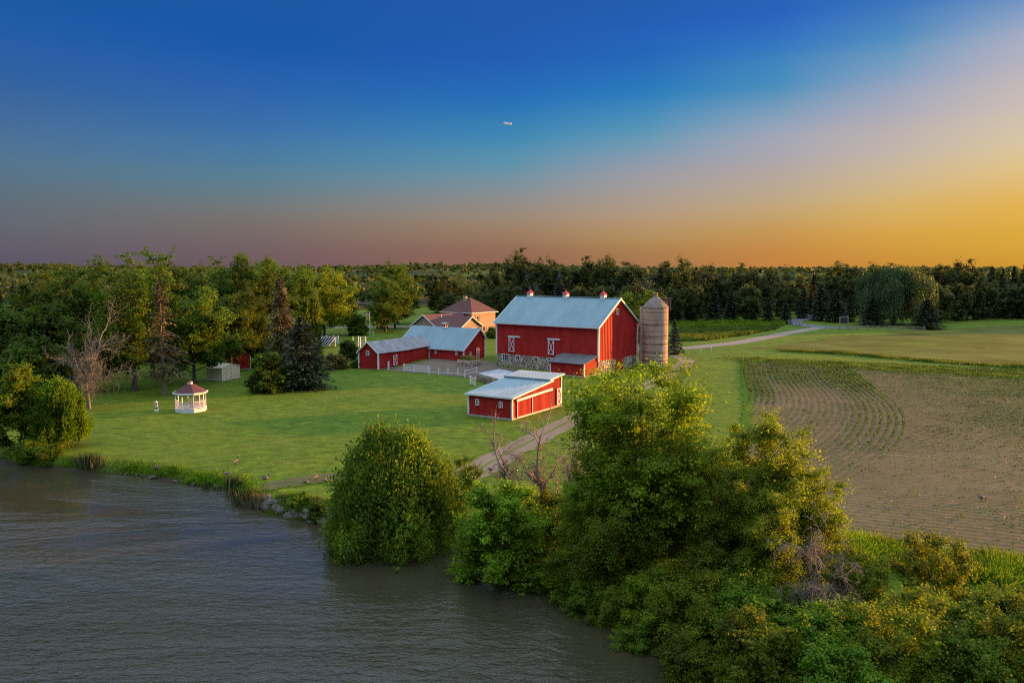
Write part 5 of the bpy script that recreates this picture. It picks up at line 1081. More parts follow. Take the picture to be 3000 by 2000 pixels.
def willow(seed, H, W, strands=2400, per=17, leaf=0.55, trunk_r=0.6, minz=0.06, ragged=1.0):
    r = np.random.default_rng(seed); k = 16; doms = []
    for i in range(k):
        a = r.uniform(0, 6.28); rad = W / 2 * r.uniform(0.15, 0.75); doms.append([rad * math.cos(a), rad * math.sin(a), H * (0.42 + 0.46 * (1 - (rad / (W / 2)) ** 1.5) + r.uniform(-.08, .06)), W * r.uniform(.12, .2), W * r.uniform(.12, .2), H * r.uniform(.1, .18)])
    doms.append([0, 0, H * 0.8, W * .22, W * .22, H * .19]); doms = np.array(doms); di = r.integers(0, len(doms), strands); D = rvec(r, strands); D[:, 2] = np.abs(D[:, 2])
    S = doms[di, :3] + D * doms[di, 3:]; ln = np.minimum(S[:, 2] - H * minz, H * r.uniform(0.22, 0.75, strands) * ragged); tt = (np.arange(per) + r.random((strands, per))) / per
    outd = unit(D * [1, 1, 0] + 1e-6); P = S[:, None] + outd[:, None] * (np.sqrt(tt) * 0.35 * (W / 20))[:, :, None]; P[:, :, 2] -= tt * ln[:, None]; P = P.reshape(-1, 3) + r.normal(0, 0.09 * leaf / .5, (strands * per, 3))
    n = len(P); U = unit(np.column_stack([r.normal(0, .3, n), r.normal(0, .3, n), -np.ones(n)])) * leaf * r.uniform(.6, 1.3, n)[:, None]; Wv = unit(np.cross(U, rvec(r, n))) * leaf * 0.26
    g = Geo(); g.add(*quads(P, U * .8, Wv)); t = Geo(); t.tube([(0, 0, -.3), (0.02 * W, 0, H * .25), (0, 0, H * .62)], [trunk_r * 1.3, trunk_r, trunk_r * .4], 8)
    for q in doms: limb(t, (0, 0, H * r.uniform(.2, .45)), q[:3], trunk_r * .45, trunk_r * .08, r, 5)
    return t.mesh('trunk', True), g.mesh('crown')
def bare(seed, H, spread=0.5, depth=5, r0=0.16, kids=3, fork=0.35, droop=0.0, lean=(0, 0), first=0.42, ratio=0.62, sides=5):
    """leafless tree grown branch by branch"""
    r = np.random.default_rng(seed); g = Geo()
    def grow(p, d, L_, rad, lev):
        k = 5 if lev < 2 else 3; pts = [p]; dd = d.copy()
        for i in range(k):
            dd = unit(dd + r.normal(0, 0.10 + 0.05 * lev, 3) + np.array([0, 0, (0.06 if lev < 2 else -droop)])); pts.append(pts[-1] + dd * L_ / k)
        R = np.linspace(rad, rad * 0.55, k + 1); g.tube(np.array(pts), R, sides if lev < 2 else 3)
        if lev >= depth: return
        n = kids + (lev > 0) * int(r.integers(0, 2)) + (lev == 0) * 5
        for i in range(n):
            f = r.uniform(first if lev == 0 else 0.25, 1.0); q = pts[min(int(f * k), k)]; a = r.uniform(0, 6.28)
            side = unit(np.cross(dd, np.array([math.cos(a), math.sin(a), 0.2]))); nd_ = unit(dd * (1 - spread) + side * spread * 1.25 + np.array([0, 0, 0.16 - droop]))
            grow(q, nd_, L_ * ratio * r.uniform(0.65, 1.15) * (1.0 if lev else 0.8 - 0.35 * (f - first)), max(rad * 0.45, 0.012), lev + 1)
        grow(pts[-1], unit(dd + r.normal(0, 0.2, 3)), L_ * ratio, rad * 0.55, lev + 1)
    grow(np.array([0, 0, -0.3]), unit(np.array([lean[0], lean[1], 1.0])), H * 0.42, r0, 0); return g.mesh('branches', False)
def deadweep(seed, H, W, n=260):
    """dead hanging branch curtain: arching limbs with drooping twigs"""
    r = np.random.default_rng(seed); g = Geo(); g.tube([(0, 0, -.3), (.1, 0, H * .5), (-.05, 0, H)], [.14, .1, .04], 6)
    for i in range(n):
        a = r.uniform(0, 6.28); z0 = H * r.uniform(.45, 1.0); L_ = W / 2 * r.uniform(.3, 1.0); d = np.array([math.cos(a), math.sin(a)]); dn = r.uniform(.8, 2.3)
        t = np.linspace(0, 1, 6); P = np.column_stack([d[0] * L_ * np.sqrt(t), d[1] * L_ * np.sqrt(t), z0 + .35 * np.sin(t * 2.2) * L_ - dn * t ** 2.2 * L_ / 1.2]); P += r.normal(0, .05, P.shape); P[:, 2] = np.maximum(P[:, 2], .1)
        g.tube(P, np.linspace(.028, .007, 6), 3)
        for j in range(5):
            q = P[r.integers(2, 6)]; e = q + np.array([r.normal(0, .25), r.normal(0, .25), -r.uniform(.4, 1.3)]); e[2] = max(e[2], .05); g.tube(np.array([q, (q + e) / 2 + r.normal(0, .06, 3), e]), [.012, .009, .005], 3)
    return g.mesh('branches')

PROTO = {}
def plant(name, kind, x, y, s, label, cat, group=None, rz=None, mats=None, sz=None, zoff=0.0, parts=('trunk', 'crown')):
    """one tree: an Empty at its foot carrying trunk and crown; kind names shared mesh data"""
    meshes, km = PROTO[kind]; r = random.Random(hash((round(x * 10), round(y * 10))) & 0xffff)
    E = empty(name, (x, y, H1(x, y) + zoff), r.uniform(0, 6.28) if rz is None else rz, label, cat, group); E.scale = (s, s, s if sz is None else sz)
    for me, m_, pn in zip(meshes, km, parts):
        if not len(me.materials): me.materials.append(m_)
        link(pn, me, None, E)
    return E
def proto(kind, meshes, mats): PROTO[kind] = (meshes, mats)
def P_(px, py): return site(px, py)
def at(px, D): return (px - 1500) / FOC * D, D                        # bearing seen in the photo, at distance D

# ---- prototypes
proto('maple_a', branchy(1, 14, 13, 0.28, 22, 6, 7, 34, 0.30, 1.25, 'round'), (bark, lf_maple))
proto('maple_b', branchy(2, 17, 15, 0.2, 24, 6, 7, 34, 0.32, 1.4, 'oval'), (bark, lf_maple))
proto('locust_a', branchy(3, 19, 14, 0.26, 22, 6, 7, 34, 0.30, 1.4, 'vase', flat=0.4), (bark, lf_deep))
proto('locust_b', branchy(4, 18, 12.5, 0.26, 22, 6, 7, 34, 0.30, 1.3, 'vase', flat=0.4), (bark, lf_deep))
proto('yard_gold', branchy(5, 17.5, 19, 0.2, 28, 7, 7, 36, 0.34, 1.6, 'round', flat=0.4), (bark, lf_gold))
for i, (h, w, sd_) in enumerate([(19, 15, 11), (17, 13, 12), (20, 13, 13), (15, 12, 14), (18, 16, 15)]):
    proto('wood%d' % i, branchy(sd_, h, w, 0.04, 20, 5, 5, 26, 0.50, 1.7, ['round', 'vase', 'oval', 'round', 'vase'][i], tr=0.3), (bark, lf_wood))
for i, (h, w, sd_) in enumerate([(16, 7, 21), (12, 8, 22), (18, 6, 23)]):
    proto('fir%d' % i, conifer(sd_, h, w * 1.15, 0.02, 28, 8, 0.55, 11, 0.3, 0.72), (bark, lf_spruce))
proto('spruce_brown', conifer(31, 16.2, 8.0, 0.12, 34, 8, 0.34, 15, 0.55, 0.75, ragged=0.25), (bark_grey, lf_brown))
proto('spruce_dead', conifer(32, 15.7, 7.0, 0.18, 32, 7, 0.30, 12, 0.5, 0.55, thin=0.35, ragged=0.35), (bark_grey, lf_brown))
proto('spruce_dark', conifer(33, 10.6, 11.0, 0.02, 36, 11, 0.27, 24, 0.3, 0.75, ragged=0.22), (bark, lf_spruce))
proto('spruce_blue', conifer(34, 7, 4.2, 0.02, 24, 8, 0.3, 8, 0.2, 0.85), (bark, lf_blue))
proto('column', cedar(41, 12, 1.9, 4200, 0.26, 0.02, power=0.3), (bark, lf_cedar))
proto('willow', willow(51, 18.6, 27), (bark, lf_willow))
proto('bare_big', (bare(61, 13, 0.48, 5, 0.22, 3, droop=-0.01, first=0.35, ratio=0.66),), (bark_pale,))
proto('bare_far', (bare(62, 17, 0.5, 4, 0.28, 4, first=0.4, ratio=0.66),), (bark_grey,))
proto('shrub_a', branchy(71, 3.0, 4.0, 0.02, 18, 5, 5, 24, 0.17, 0.55, 'bush', stems=3, tr=0.09), (bark, lf_weeds))
proto('shrub_b', branchy(72, 3.6, 3.6, 0.02, 18, 5, 5, 24, 0.18, 0.55, 'bush', stems=3, tr=0.09), (bark, lf_deep))
proto('shrub_mid', branchy(73, 5.4, 5.9, 0.04, 22, 6, 6, 26, 0.25, 0.8, 'bush', stems=4, tr=0.16), (bark, lf_deep))

def dm(px): return px / 0.784
BT = ('branches',)
# ---- lawn-side grove, left of the stable
G_L = 'tall trees of the lawn grove'
plant('locust_tree', 'locust_a', *P_(395, 1145), 1.0, 'tall dark locust whose thick trunk stands behind the gazebo lawn', 'tree', G_L)
plant('locust_tree', 'locust_b', *at(dm(345), 127), 1.02, 'locust crown rising just right of the tallest left treetop', 'tree', G_L)
plant('locust_tree', 'locust_b', *at(dm(175), 126), 1.0, 'broad locust above the bare tree on the left', 'tree', G_L)
plant('maple_tree', 'maple_b', *at(dm(105), 150), 0.95, 'rounded green tree left of the tall locusts', 'tree', G_L)
plant('maple_tree', 'maple_a', *at(dm(205), 112), 0.78, 'lower leafy tree between bare tree and thick trunk', 'tree', G_L)
plant('maple_tree', 'maple_b', *at(dm(405), 148), 1.02, 'green tree behind the half dead spruce', 'tree', G_L)
plant('maple_tree', 'maple_a', *P_(571, 1122), 1.03, 'spreading maple behind the tan garden shed', 'tree', G_L)
plant('locust_tree', 'locust_a', *at(682, 152), 1.0, 'tall tree with open treetop left of the twin peaks', 'tree', G_L)
plant('locust_tree', 'locust_b', *at(752, 150), 1.1, 'tall tree with open treetop right of the twin peaks', 'tree', G_L)
plant('maple_tree', 'maple_b', *at(610, 165), 0.98, 'green tree in the second row above the spreading maple', 'tree', G_L)
plant('maple_tree', 'maple_a', *at(690, 135), 0.95, 'shaded tree left of the brown spruce', 'tree', G_L)
plant('maple_tree', 'maple_b', *at(860, 170), 0.97, 'green tree directly behind the brown spruce', 'tree', G_L)
plant('maple_tree', 'yard_gold', *P_(951, 990), 0.93, 'large golden green yard tree behind the columnar cedars', 'tree')
plant('locust_tree', 'locust_b', *at(790, 210), 1.05, 'distant treetop left of the golden yard tree', 'tree', G_L)
plant('spruce_tree', 'spruce_dead', *P_(482, 1158), 1.0, 'half dead brown spruce with bare trunk beside the gazebo', 'tree')
plant('spruce_tree', 'spruce_brown', *at(822, 127), 1.0, 'tall drooping brownish spruce in the middle of the grove', 'tree')
plant('spruce_tree', 'spruce_dark', *P_(887, 1139), 1.0, 'wide dark spruce with branches to the lawn', 'tree')
for k, px in enumerate((893, 921)): plant('columnar_cedar', 'column', *at(px, 131 + k), 1.0 + 0.03 * k, ['left of the two slim columnar cedars beside the dark spruce', 'right of the two slim columnar cedars beside the dark spruce'][k], 'tree', 'slim columnar cedars')
plant('shrub', 'shrub_mid', *P_(789, 1148), 1.0, 'large round multi stemmed bush left of the dark spruce', 'bush')
plant('bare_tree', 'bare_big', *P_(262, 1197), 1.15, 'leafless grey tree with spreading branches by the left shore', 'tree', parts=BT, rz=0.6)
U_L = 'understory bushes in the left grove'
UO = ['third', 'fifth', 'seventh', 'sixth', 'fourth', 'eighth', 'ninth', 'eleventh', 'thirteenth', 'fifteenth', 'sixteenth', 'fourteenth', 'seventeenth', 'first', 'second', 'tenth', 'twelfth']
for i, (px, D, s, kd) in enumerate([(20, 112, 2.0, 'shrub_b'), (95, 104, 2.2, 'shrub_b'), (165, 122, 2.1, 'shrub_mid'), (140, 104, 1.7, 'shrub_b'), (60, 128, 1.6, 'shrub_mid'), (240, 135, 1.5, 'shrub_mid'), (330, 143, 1.35, 'shrub_mid'), (455, 150, 1.3, 'shrub_mid'), (540, 148, 1.3, 'shrub_mid'), (700, 158, 1.6, 'shrub_mid'), (760, 142, 1.5, 'shrub_mid'), (640, 168, 1.7, 'shrub_mid'), (830, 150, 1.5, 'shrub_mid'), (-60, 118, 2.2, 'shrub_mid'), (5, 140, 1.8, 'shrub_mid'), (400, 170, 1.8, 'shrub_mid'), (500, 178, 1.8, 'shrub_mid')]):
    plant('shrub', kd, *at(px, D), s, '%s understory bush from the left in the shade of the left grove' % UO[i], 'bush', U_L)
plant('shrub', 'shrub_mid', *at(1045, 198), 0.95, 'dark low tree beside the flagpole lawn', 'bush'); plant('shrub', 'shrub_mid', *at(1018, 146), 0.66, 'dark vase shaped shrub left of the red wing', 'bush')
plant('shrub', 'shrub_a', *at(1043, 137.5), 0.55, 'thin sapling at the corner of the red wing', 'bush')
proto('flower_bush', branchy(74, 2.6, 4.6, 0.02, 16, 5, 5, 22, 0.2, 0.6, 'bush', stems=3, tr=0.07), (bark, lf_yellow)); plant('flower_bush', 'flower_bush', *at(978, 136), 1.0, 'yellow tinged flowering bush in front of the picket fence', 'bush')
# ---- trees round the house
plant('maple_tree', 'maple_a', *P_(1158, 971), 1.05, 'big maple with forked trunk left of the farmhouse', 'tree'); plant('maple_tree', 'maple_b', *at(1128, 209), 0.8, 'smaller maple just left of the big forked maple', 'tree'); plant('maple_tree', 'maple_b', *at(1165, 240), 1.04, 'round treetop peeking above the big forked maple', 'tree')
plant('shrub', 'shrub_mid', *at(1440, 190), 0.5, 'low dark bush at the farmhouse corner', 'bush'); plant('shrub', 'shrub_a', *at(1200, 187), 0.7, 'low bush at the left corner of the farmhouse', 'bush')
plant('vine_tree', 'maple_a', *at(1868, 162), 0.92, 'leafy vine covered tree between barn roof and silo', 'tree')
plant('spruce_tree', 'spruce_blue', *at(1978, 160), 1.0, 'small blue spruce right of the silo', 'tree')
# ---- woodland behind
rw = random.Random(5)
def topz(yd, D): return CAM_H + (HORIZON - yd / 0.784) * D / FOC
WH = {'wood0': 19, 'wood1': 17, 'wood2': 20, 'wood3': 15, 'wood4': 18, 'fir0': 16, 'fir1': 12, 'fir2': 18}
ORD = ['first', 'second', 'third', 'fourth', 'fifth', 'sixth', 'seventh', 'eighth', 'ninth', 'tenth', 'eleventh', 'twelfth', 'thirteenth', 'fourteenth', 'fifteenth', 'sixteenth', 'seventeenth']
def row(entries, lab0, cat, grp, nm='woodland_tree'):
    for o_, (xd, yd, D, kd) in enumerate(sorted(entries)):
        lab = lab0.replace('@', ORD[o_])
        x, y = at(dm(xd), D); z = topz(yd, D) - H1(x, y); z *= rw.uniform(0.93, 1.08); plant(nm, kd, x, y, z / WH[kd] * rw.uniform(0.95, 1.1), lab, cat, grp, sz=z / WH[kd])
row([(1005, 628, 300, 'wood1'), (1048, 645, 330, 'wood3'), (1085, 652, 320, 'wood0'), (1125, 640, 300, 'wood4'), (1160, 615, 285, 'wood0'), (1190, 590, 262, 'wood2'), (1225, 592, 268, 'wood4'), (1262, 598, 275, 'wood0'), (1300, 602, 270, 'wood1'), (1340, 594, 275, 'wood2'), (1380, 596, 268, 'wood4'), (1412, 600, 272, 'wood0'),
     (1450, 612, 265, 'wood1'), (1485, 615, 280, 'wood4'), (1520, 604, 272, 'wood2'), (1560, 605, 268, 'wood0'), (1598, 612, 275, 'wood4')], '@ tall tree from the left along the woodland skyline behind the barn', 'tree', 'woodland behind the barn')
row([(1030, 672, 262, 'wood3'), (1070, 680, 258, 'wood1'), (1105, 672, 262, 'wood4'), (1140, 668, 255, 'wood3'), (1180, 655, 245, 'wood1'), (1225, 662, 248, 'wood0'), (1330, 655, 243, 'wood3'), (1375, 650, 246, 'wood1'), (1420, 650, 244, 'wood4'), (1460, 655, 246, 'wood3'), (1505, 660, 244, 'wood0'), (1550, 662, 250, 'wood4'), (1590, 662, 252, 'wood1')],
    '@ lower tree from the left along the woodland edge behind house and barn', 'tree', 'woodland edge behind the barn')
row([(1635, 614, 285, 'wood0'), (1670, 616, 290, 'wood1'), (1705, 610, 290, 'wood2'), (1745, 607, 285, 'wood4'), (1785, 608, 290, 'wood0'), (1830, 632, 305, 'wood3'), (1868, 634, 310, 'fir0'), (1900, 628, 300, 'fir2'), (1935, 602, 292, 'wood4'), (1975, 622, 300, 'fir0'), (2012, 612, 295, 'wood0'), (2050, 604, 290, 'wood2'), (2100, 606, 285, 'wood1'), (2145, 612, 280, 'wood4'), (2180, 600, 272, 'wood0'), (2222, 606, 270, 'wood2')],
    '@ treetop from the left on the woodland skyline right of the silo', 'tree', 'skyline trees of the right woodland')
row([(1640, 660, 262, 'fir1'), (1680, 668, 258, 'fir1'), (1718, 655, 260, 'wood3'), (1765, 682, 250, 'fir1'), (1805, 690, 246, 'fir1'), (1800, 650, 268, 'wood1'), (1845, 660, 275, 'fir0'), (1885, 652, 262, 'fir1'), (1920, 660, 255, 'fir1'), (1952, 668, 258, 'fir0')], '@ meadow edge tree from the left between silo and willow', 'tree', 'evergreens at the meadow edge', 'evergreen_tree')
row([(1660, 640, 300, 'wood4'), (1620, 642, 290, 'wood0'), (1862, 660, 300, 'fir2'), (1845, 690, 330, 'wood1'), (1875, 690, 335, 'wood4')], '@ shaded inner tree from the left behind the meadow edge evergreens', 'tree', 'inner woodland trees')
row([(2250, 616, 285, 'fir2'), (2275, 622, 282, 'fir0'), (2300, 618, 286, 'fir2'), (2325, 612, 282, 'fir0'), (2350, 604, 280, 'fir2'), (2378, 600, 280, 'fir0'), (2405, 606, 280, 'fir2'), (2262, 650, 272, 'wood3'), (2312, 655, 274, 'wood1'), (2360, 650, 272, 'wood4')], '@ tree from the left in the dense dark stand at the right edge', 'tree', 'dense stand at the right edge')
plant('willow_tree', 'willow', *at(dm(2052), 245), 1.0, 'huge weeping willow in front of the right woodland', 'tree')
for xd, D, s_, lb in ((2005, 236, 1.05, 'dark spreading evergreen in front of the left half of the willow'), (2130, 225, 1.15, 'dark spreading evergreen at the end of the split rail fence')): plant('evergreen_tree', 'spruce_dark', *at(dm(xd), D), s_, lb, 'tree', 'evergreens in front of the willow', sz=0.82)
row([(2205, 648, 262, 'wood1'), (2160, 660, 255, 'wood3')], '@ rounded tree from the left just right of the willow', 'tree', 'rounded trees beside the willow')
plant('bare_tree', 'bare_far', *at(dm(1222), 250), 1.02, 'big leafless tree against the woodland above the barn roof', 'tree', parts=BT); plant('bare_tree', 'bare_far', *at(dm(1500), 262), 1.15, 'grey leafless treetop on the skyline above the silo', 'tree', parts=BT); plant('bare_tree', 'bare_far', *at(dm(1440), 268), 1.16, 'leafless treetop above the right end of the barn', 'tree', parts=BT)
plant('spruce_tree', 'spruce_blue', *at(dm(1285), 242), 2.15, 'grey green spruce rising behind the middle cupola', 'tree')
# ---- far left evergreens, tree belts beyond the fields
for k, (px, py) in enumerate([(40, 830), (74, 822), (103, 820), (4, 850)]): x, y = at(px, 300); plant('evergreen_tree', 'fir0', x, y, (topz(py * .784, 300) - H1(x, y)) / 16, ['dark evergreen farther left of the distant tan house', 'broad evergreen close beside the distant tan house', 'dark pointed evergreen above the distant tan house', 'evergreen cut by the left photo edge'][k], 'tree', 'far left evergreens')
def distant_wood():
    r = np.random.default_rng(77); C = []; S = []
    for (x0, x1, y0, y1, n, hgt_) in [(-900, 500, 520, 640, 700, 11), (-1100, 700, 800, 950, 800, 12), (-1800, 1500, 1250, 1500, 1100, 13), (-2600, 2600, 1700, 1950, 1500, 14), (-330, -150, 330, 420, 120, 9), (-130, -40, 330, 420, 80, 11), (-420, -230, 420, 520, 160, 10), (-60, 60, 420, 500, 60, 12), (100, 420, 330, 420, 110, 16), (40, 160, 340, 420, 40, 14), (228, 320, 268, 340, 110, 21)]:
        xs = r.uniform(x0, x1, n); ys = r.uniform(y0, y1, n); hh = hgt_ * r.uniform(.7, 1.15, n); z = hgt(xs, ys)
        for x, y, zz_, h in zip(xs, ys, z, hh):
            near = y0 < 500; k = 64 if near else 14; d = rvec(r, k); d[:, 2] = np.abs(d[:, 2]); C.append(np.array([x, y, zz_ + h * .45]) + d * np.array([h * .5, h * .5, h * .55]) * r.uniform(.6, 1, (k, 1))); S.append(np.column_stack([d, np.full(k, h * (.15 if near else .34))]))
    C = np.concatenate(C); S = np.concatenate(S); g = Geo(); N_ = unit(S[:, :3] + r.normal(0, .5, (len(C), 3))); U = unit(np.cross(N_, rvec(r, len(C)))); W_ = np.cross(N_, U)
    g.add(*quads(C, U * S[:, 3:] * .8, W_ * S[:, 3:] * .7)); tag(link('distant_wood', g.mesh('distant_wood'), lf_wood), 'far off woods on the low hills along the horizon', 'woods', kind='stuff')
distant_wood()
x, y = at(1000 + 917 / 3.92, 1500); tag(MB().tube([(0, 0, 0), (0, 0, 34)], [0.7, 0.4], 4).build('radio_mast', dark_metal, None, (x, y, H1(x, y) - 1)), 'thin radio mast on the far hill', 'mast')

# ------------------------------------------------------------------ foreground trees along the shore
def cl(v): return v
proto('cedar_big', cedar(81, 7.6, 7.6, 92000, 0.16, 0.0, ((-1.0, 0, 1.0, 0.78), (0.9, 0.5, 0.95, 0.72), (2.3, 0.0, 0.74, 0.56), (-2.0, -0.6, 0.78, 0.56), (0.3, -1.5, 0.72, 0.7)), tuft=85, power=0.5, plume=(0.19, 0.19, 0.5)), (bark_grey, lf_cedar))
proto('cedar_gold', cedar(82, 6.0, 4.3, 36000, 0.16, 0.12, ((0, 0, 1, 1),), tuft=60, power=0.42, plume=(0.17, 0.17, 0.38)), (bark, lf_cedar_gold))
proto('sapling_bright', branchy(83, 8.0, 4.8, 0.04, 20, 6, 7, 34, 0.19, 0.7, 'oval', stems=2, tr=0.12), (bark, lf_bright))
proto('sapling_near', branchy(84, 5.8, 6.2, 0.03, 24, 7, 8, 36, 0.15, 0.62, 'bush', stems=3, tr=0.12), (bark, lf_bright))
proto('big_locust', branchy(85, 11.2, 9.6, 0.10, 34, 8, 8, 42, 0.13, 0.85, 'vase', stems=2, tr=0.24, flat=0.45, droop=0.08), (bark, lf_locust))
proto('gold_willow_leafy', branchy(86, 10.0, 5.6, 0.14, 26, 7, 8, 46, 0.115, 0.75, 'oval', stems=2, tr=0.17, flat=0.7, droop=0.28), (bark_grey, lf_gold))
proto('hang_willow', branchy(87, 7.0, 6.4, 0.12, 26, 7, 8, 46, 0.11, 0.85, 'round', stems=2, tr=0.16, flat=0.9, droop=0.5), (bark, lf_locust))
proto('dead_curtain', (bare(88, 6.4, 0.55, 5, 0.12, 3, first=0.45, ratio=0.68, droop=0.2),), (twig,))
proto('bare_near_a', (bare(91, 7.4, 0.42, 4, 0.13, 3, lean=(-0.5, 0), first=0.45, ratio=0.62, droop=-0.02),), (bark_grey,)); proto('bare_near_b', (bare(92, 8.0, 0.38, 4, 0.14, 3, lean=(-0.06, 0), first=0.4, ratio=0.6, droop=-0.03),), (bark_grey,)); proto('bare_near_c', (bare(93, 7.2, 0.38, 4, 0.12, 3, lean=(0.1, 0), first=0.45, ratio=0.6, droop=-0.03),), (bark_grey,))
proto('shrub_gold', branchy(94, 3.8, 3.2, 0.05, 14, 5, 6, 40, 0.10, 0.5, 'oval', stems=2, tr=0.07), (bark, lf_gold)); proto('shrub_green', branchy(95, 3.0, 4.0, 0.02, 18, 5, 6, 40, 0.11, 0.5, 'bush', stems=3, tr=0.07), (bark, lf_weeds)); proto('shrub_dark', branchy(96, 3.2, 3.8, 0.02, 18, 5, 6, 40, 0.11, 0.5, 'bush', stems=3, tr=0.07), (bark, lf_locust))
plant('cedar_tree', 'cedar_big', -7.6, 50.6, 1.0, 'massive dark rounded cedar at the water edge in the centre', 'tree', rz=0.0, zoff=-0.5)
plant('cedar_tree', 'cedar_gold', *P_(178, 1307), 1.0, 'round golden cedar on the left shore', 'tree', rz=0.5)
plant('maple_tree', 'sapling_bright', *at(45, 75), 1.03, 'bright green maple at the left photo edge', 'tree'); plant('shrub', 'shrub_a', *at(70, 72.5), 0.7, 'green bush at the foot of the bright left maple', 'bush'); plant('shrub', 'shrub_a', *at(122, 71.5), 0.55, 'small bush at the waterline below the golden cedar', 'bush')
plant('maple_tree', 'sapling_near', -0.7, 44.8, 1.0, 'bright green young maple overhanging the lake', 'tree', rz=1.0); plant('maple_tree', 'sapling_near', 2.9, 42.0, 0.46, 'small bright green sapling at the waterline under the big tree', 'tree', rz=2.0)
plant('bare_tree', 'bare_near_a', *at(1572, 53), 1.35, 'leaning leafless stem behind the bright young maple', 'tree', parts=BT, rz=0.0); plant('bare_tree', 'bare_near_b', *at(1636, 51), 1.35, 'upright leafless stem nearest the big shore tree', 'tree', parts=BT, rz=0.4); plant('bare_tree', 'bare_near_c', *at(1664, 52), 1.4, 'upright leafless stem touching the big shore tree crown', 'tree', parts=BT, rz=0.2)
plant('shrub', 'shrub_dark', *at(1600, 50), 0.95, 'dark bush under the leafless stems', 'bush'); plant('shrub', 'shrub_dark', *at(1660, 46.5), 1.0, 'dark bush left of the big shore tree trunk', 'bush'); plant('shrub', 'shrub_gold', *at(1700, 53), 0.8, 'yellow green bush behind the leafless stems', 'bush'); plant('shrub', 'shrub_gold', *at(1340, 53.5), 1.1, 'golden sapling between cedar and bright maple', 'bush'); plant('shrub', 'shrub_dark', *at(1560, 44.2), 0.6, 'grey green bush at the waterline below the young maple', 'bush')
plant('locust_tree', 'big_locust', 6.9, 43.5, 1.1, 'large feathery green tree filling the lower right', 'tree', rz=0.3)
plant('willow_tree', 'hang_willow', 5.4, 42.0, 0.85, 'drooping willow curtain in front of the large feathery tree', 'tree', rz=0.9)
plant('willow_tree', 'gold_willow_leafy', 13.7, 41.8, 1.0, 'tall golden leaved tree lit by the low sun', 'tree', rz=0.7); plant('willow_tree', 'gold_willow_leafy', 11.2, 40.0, 0.76, 'shorter golden tree between feathery tree and tall golden tree', 'tree', rz=2.9)
plant('locust_tree', 'big_locust', 10.0, 44.0, 0.74, 'feathery crown joining the large tree and the golden tree', 'tree', rz=3.4); plant('locust_tree', 'big_locust', 4.4, 43.0, 0.55, 'small feathery tree leaning over the lake at the left of the thicket', 'tree', rz=1.9)
plant('willow_tree', 'gold_willow_leafy', 12.8, 38.6, 0.66, 'low golden foliage under the tall golden tree', 'tree', rz=4.4); plant('willow_tree', 'gold_willow_leafy', 15.6, 41.0, 0.72, 'golden tree at the field side of the tall golden tree', 'tree', rz=5.4)
plant('dead_tree', 'dead_curtain', 14.0, 35.6, 1.05, 'dead tree with a curtain of hanging grey twigs', 'tree', parts=BT); plant('dead_tree', 'dead_curtain', 15.2, 37.0, 0.8, 'smaller dead twig tangle right of the hanging dead tree', 'tree', parts=BT, rz=2.0)
S_G = 'shore thicket shrubs at the lower right'
for i, (xx, yy, s, kd, lb) in enumerate([(8.6, 35.6, 1.0, 'shrub_dark', 'dark green shrub at the waterline, bottom centre of the thicket'), (10.9, 34.4, 1.05, 'shrub_green', 'green shrub under the dead hanging twigs'), (12.6, 35.0, 0.8, 'shrub_dark', 'shaded shrub directly below the dead tree'), (13.3, 32.6, 1.0, 'shrub_green', 'green shrub at the bottom photo edge'),
        (15.4, 33.4, 0.85, 'shrub_green', 'green shrub right of the dead tree'), (16.8, 37.2, 1.0, 'shrub_gold', 'yellow lit sapling with thin stem in the thicket'), (18.6, 34.6, 0.9, 'shrub_green', 'green shrub right of the yellow lit sapling'), (20.8, 38.2, 1.12, 'shrub_gold', 'tall golden sapling near the lower right corner'),
        (22.4, 35.4, 0.85, 'shrub_green', 'broad green shrub near the right corner'), (24.6, 36.2, 0.75, 'shrub_green', 'green shrub cut by the right photo edge'), (17.0, 32.2, 0.95, 'shrub_gold', 'yellow green shrub at the bottom right of the thicket'), (20.0, 32.8, 1.0, 'shrub_green', 'leafy green shrub low in the lower right corner'),
        (23.2, 33.2, 1.0, 'shrub_green', 'leafy shrub in the far lower right corner'), (7.0, 38.0, 0.9, 'shrub_dark', 'dark shrub under the large feathery tree'), (9.4, 38.6, 1.0, 'shrub_dark', 'dense shrub between the two trunks of the thicket'), (6.0, 36.4, 0.6, 'shrub_green', 'low green bush at the waterline under the feathery tree'), (18.9, 37.0, 0.5, 'shrub_gold', 'small yellow green sapling behind the thicket'), (10.0, 31.2, 1.0, 'shrub_dark', 'dark shrub dipping below the bottom photo edge'), (12.6, 29.8, 1.0, 'shrub_green', 'green shrub cut by the bottom photo edge under the dead tree'), (15.0, 30.2, 1.05, 'shrub_gold', 'yellow green sapling cut by the bottom photo edge'), (18.0, 29.8, 1.0, 'shrub_green', 'green shrub cut by the bottom edge right of the yellow sapling'), (20.6, 30.4, 1.1, 'shrub_gold', 'yellow sapling low in the right corner'), (3.9, 40.6, 0.65, 'shrub_green', 'green bush overhanging the water below the drooping willow'), (5.2, 38.9, 0.7, 'shrub_dark', 'dark bush at the waterline right of the drooping willow'), (1.3, 43.4, 0.6, 'shrub_green', 'low leafy bush at the waterline right of the young maple'), (7.6, 33.0, 0.8, 'shrub_dark', 'dark shrub hanging over the water at the bottom'), (10.6, 36.6, 1.0, 'shrub_green', 'tall green shrub below the golden foliage'), (16.2, 38.0, 0.4, 'shrub_dark', 'dark shrub behind the dead tree')]):
    plant('shrub', kd, xx, yy, s, lb, 'bush', S_G)

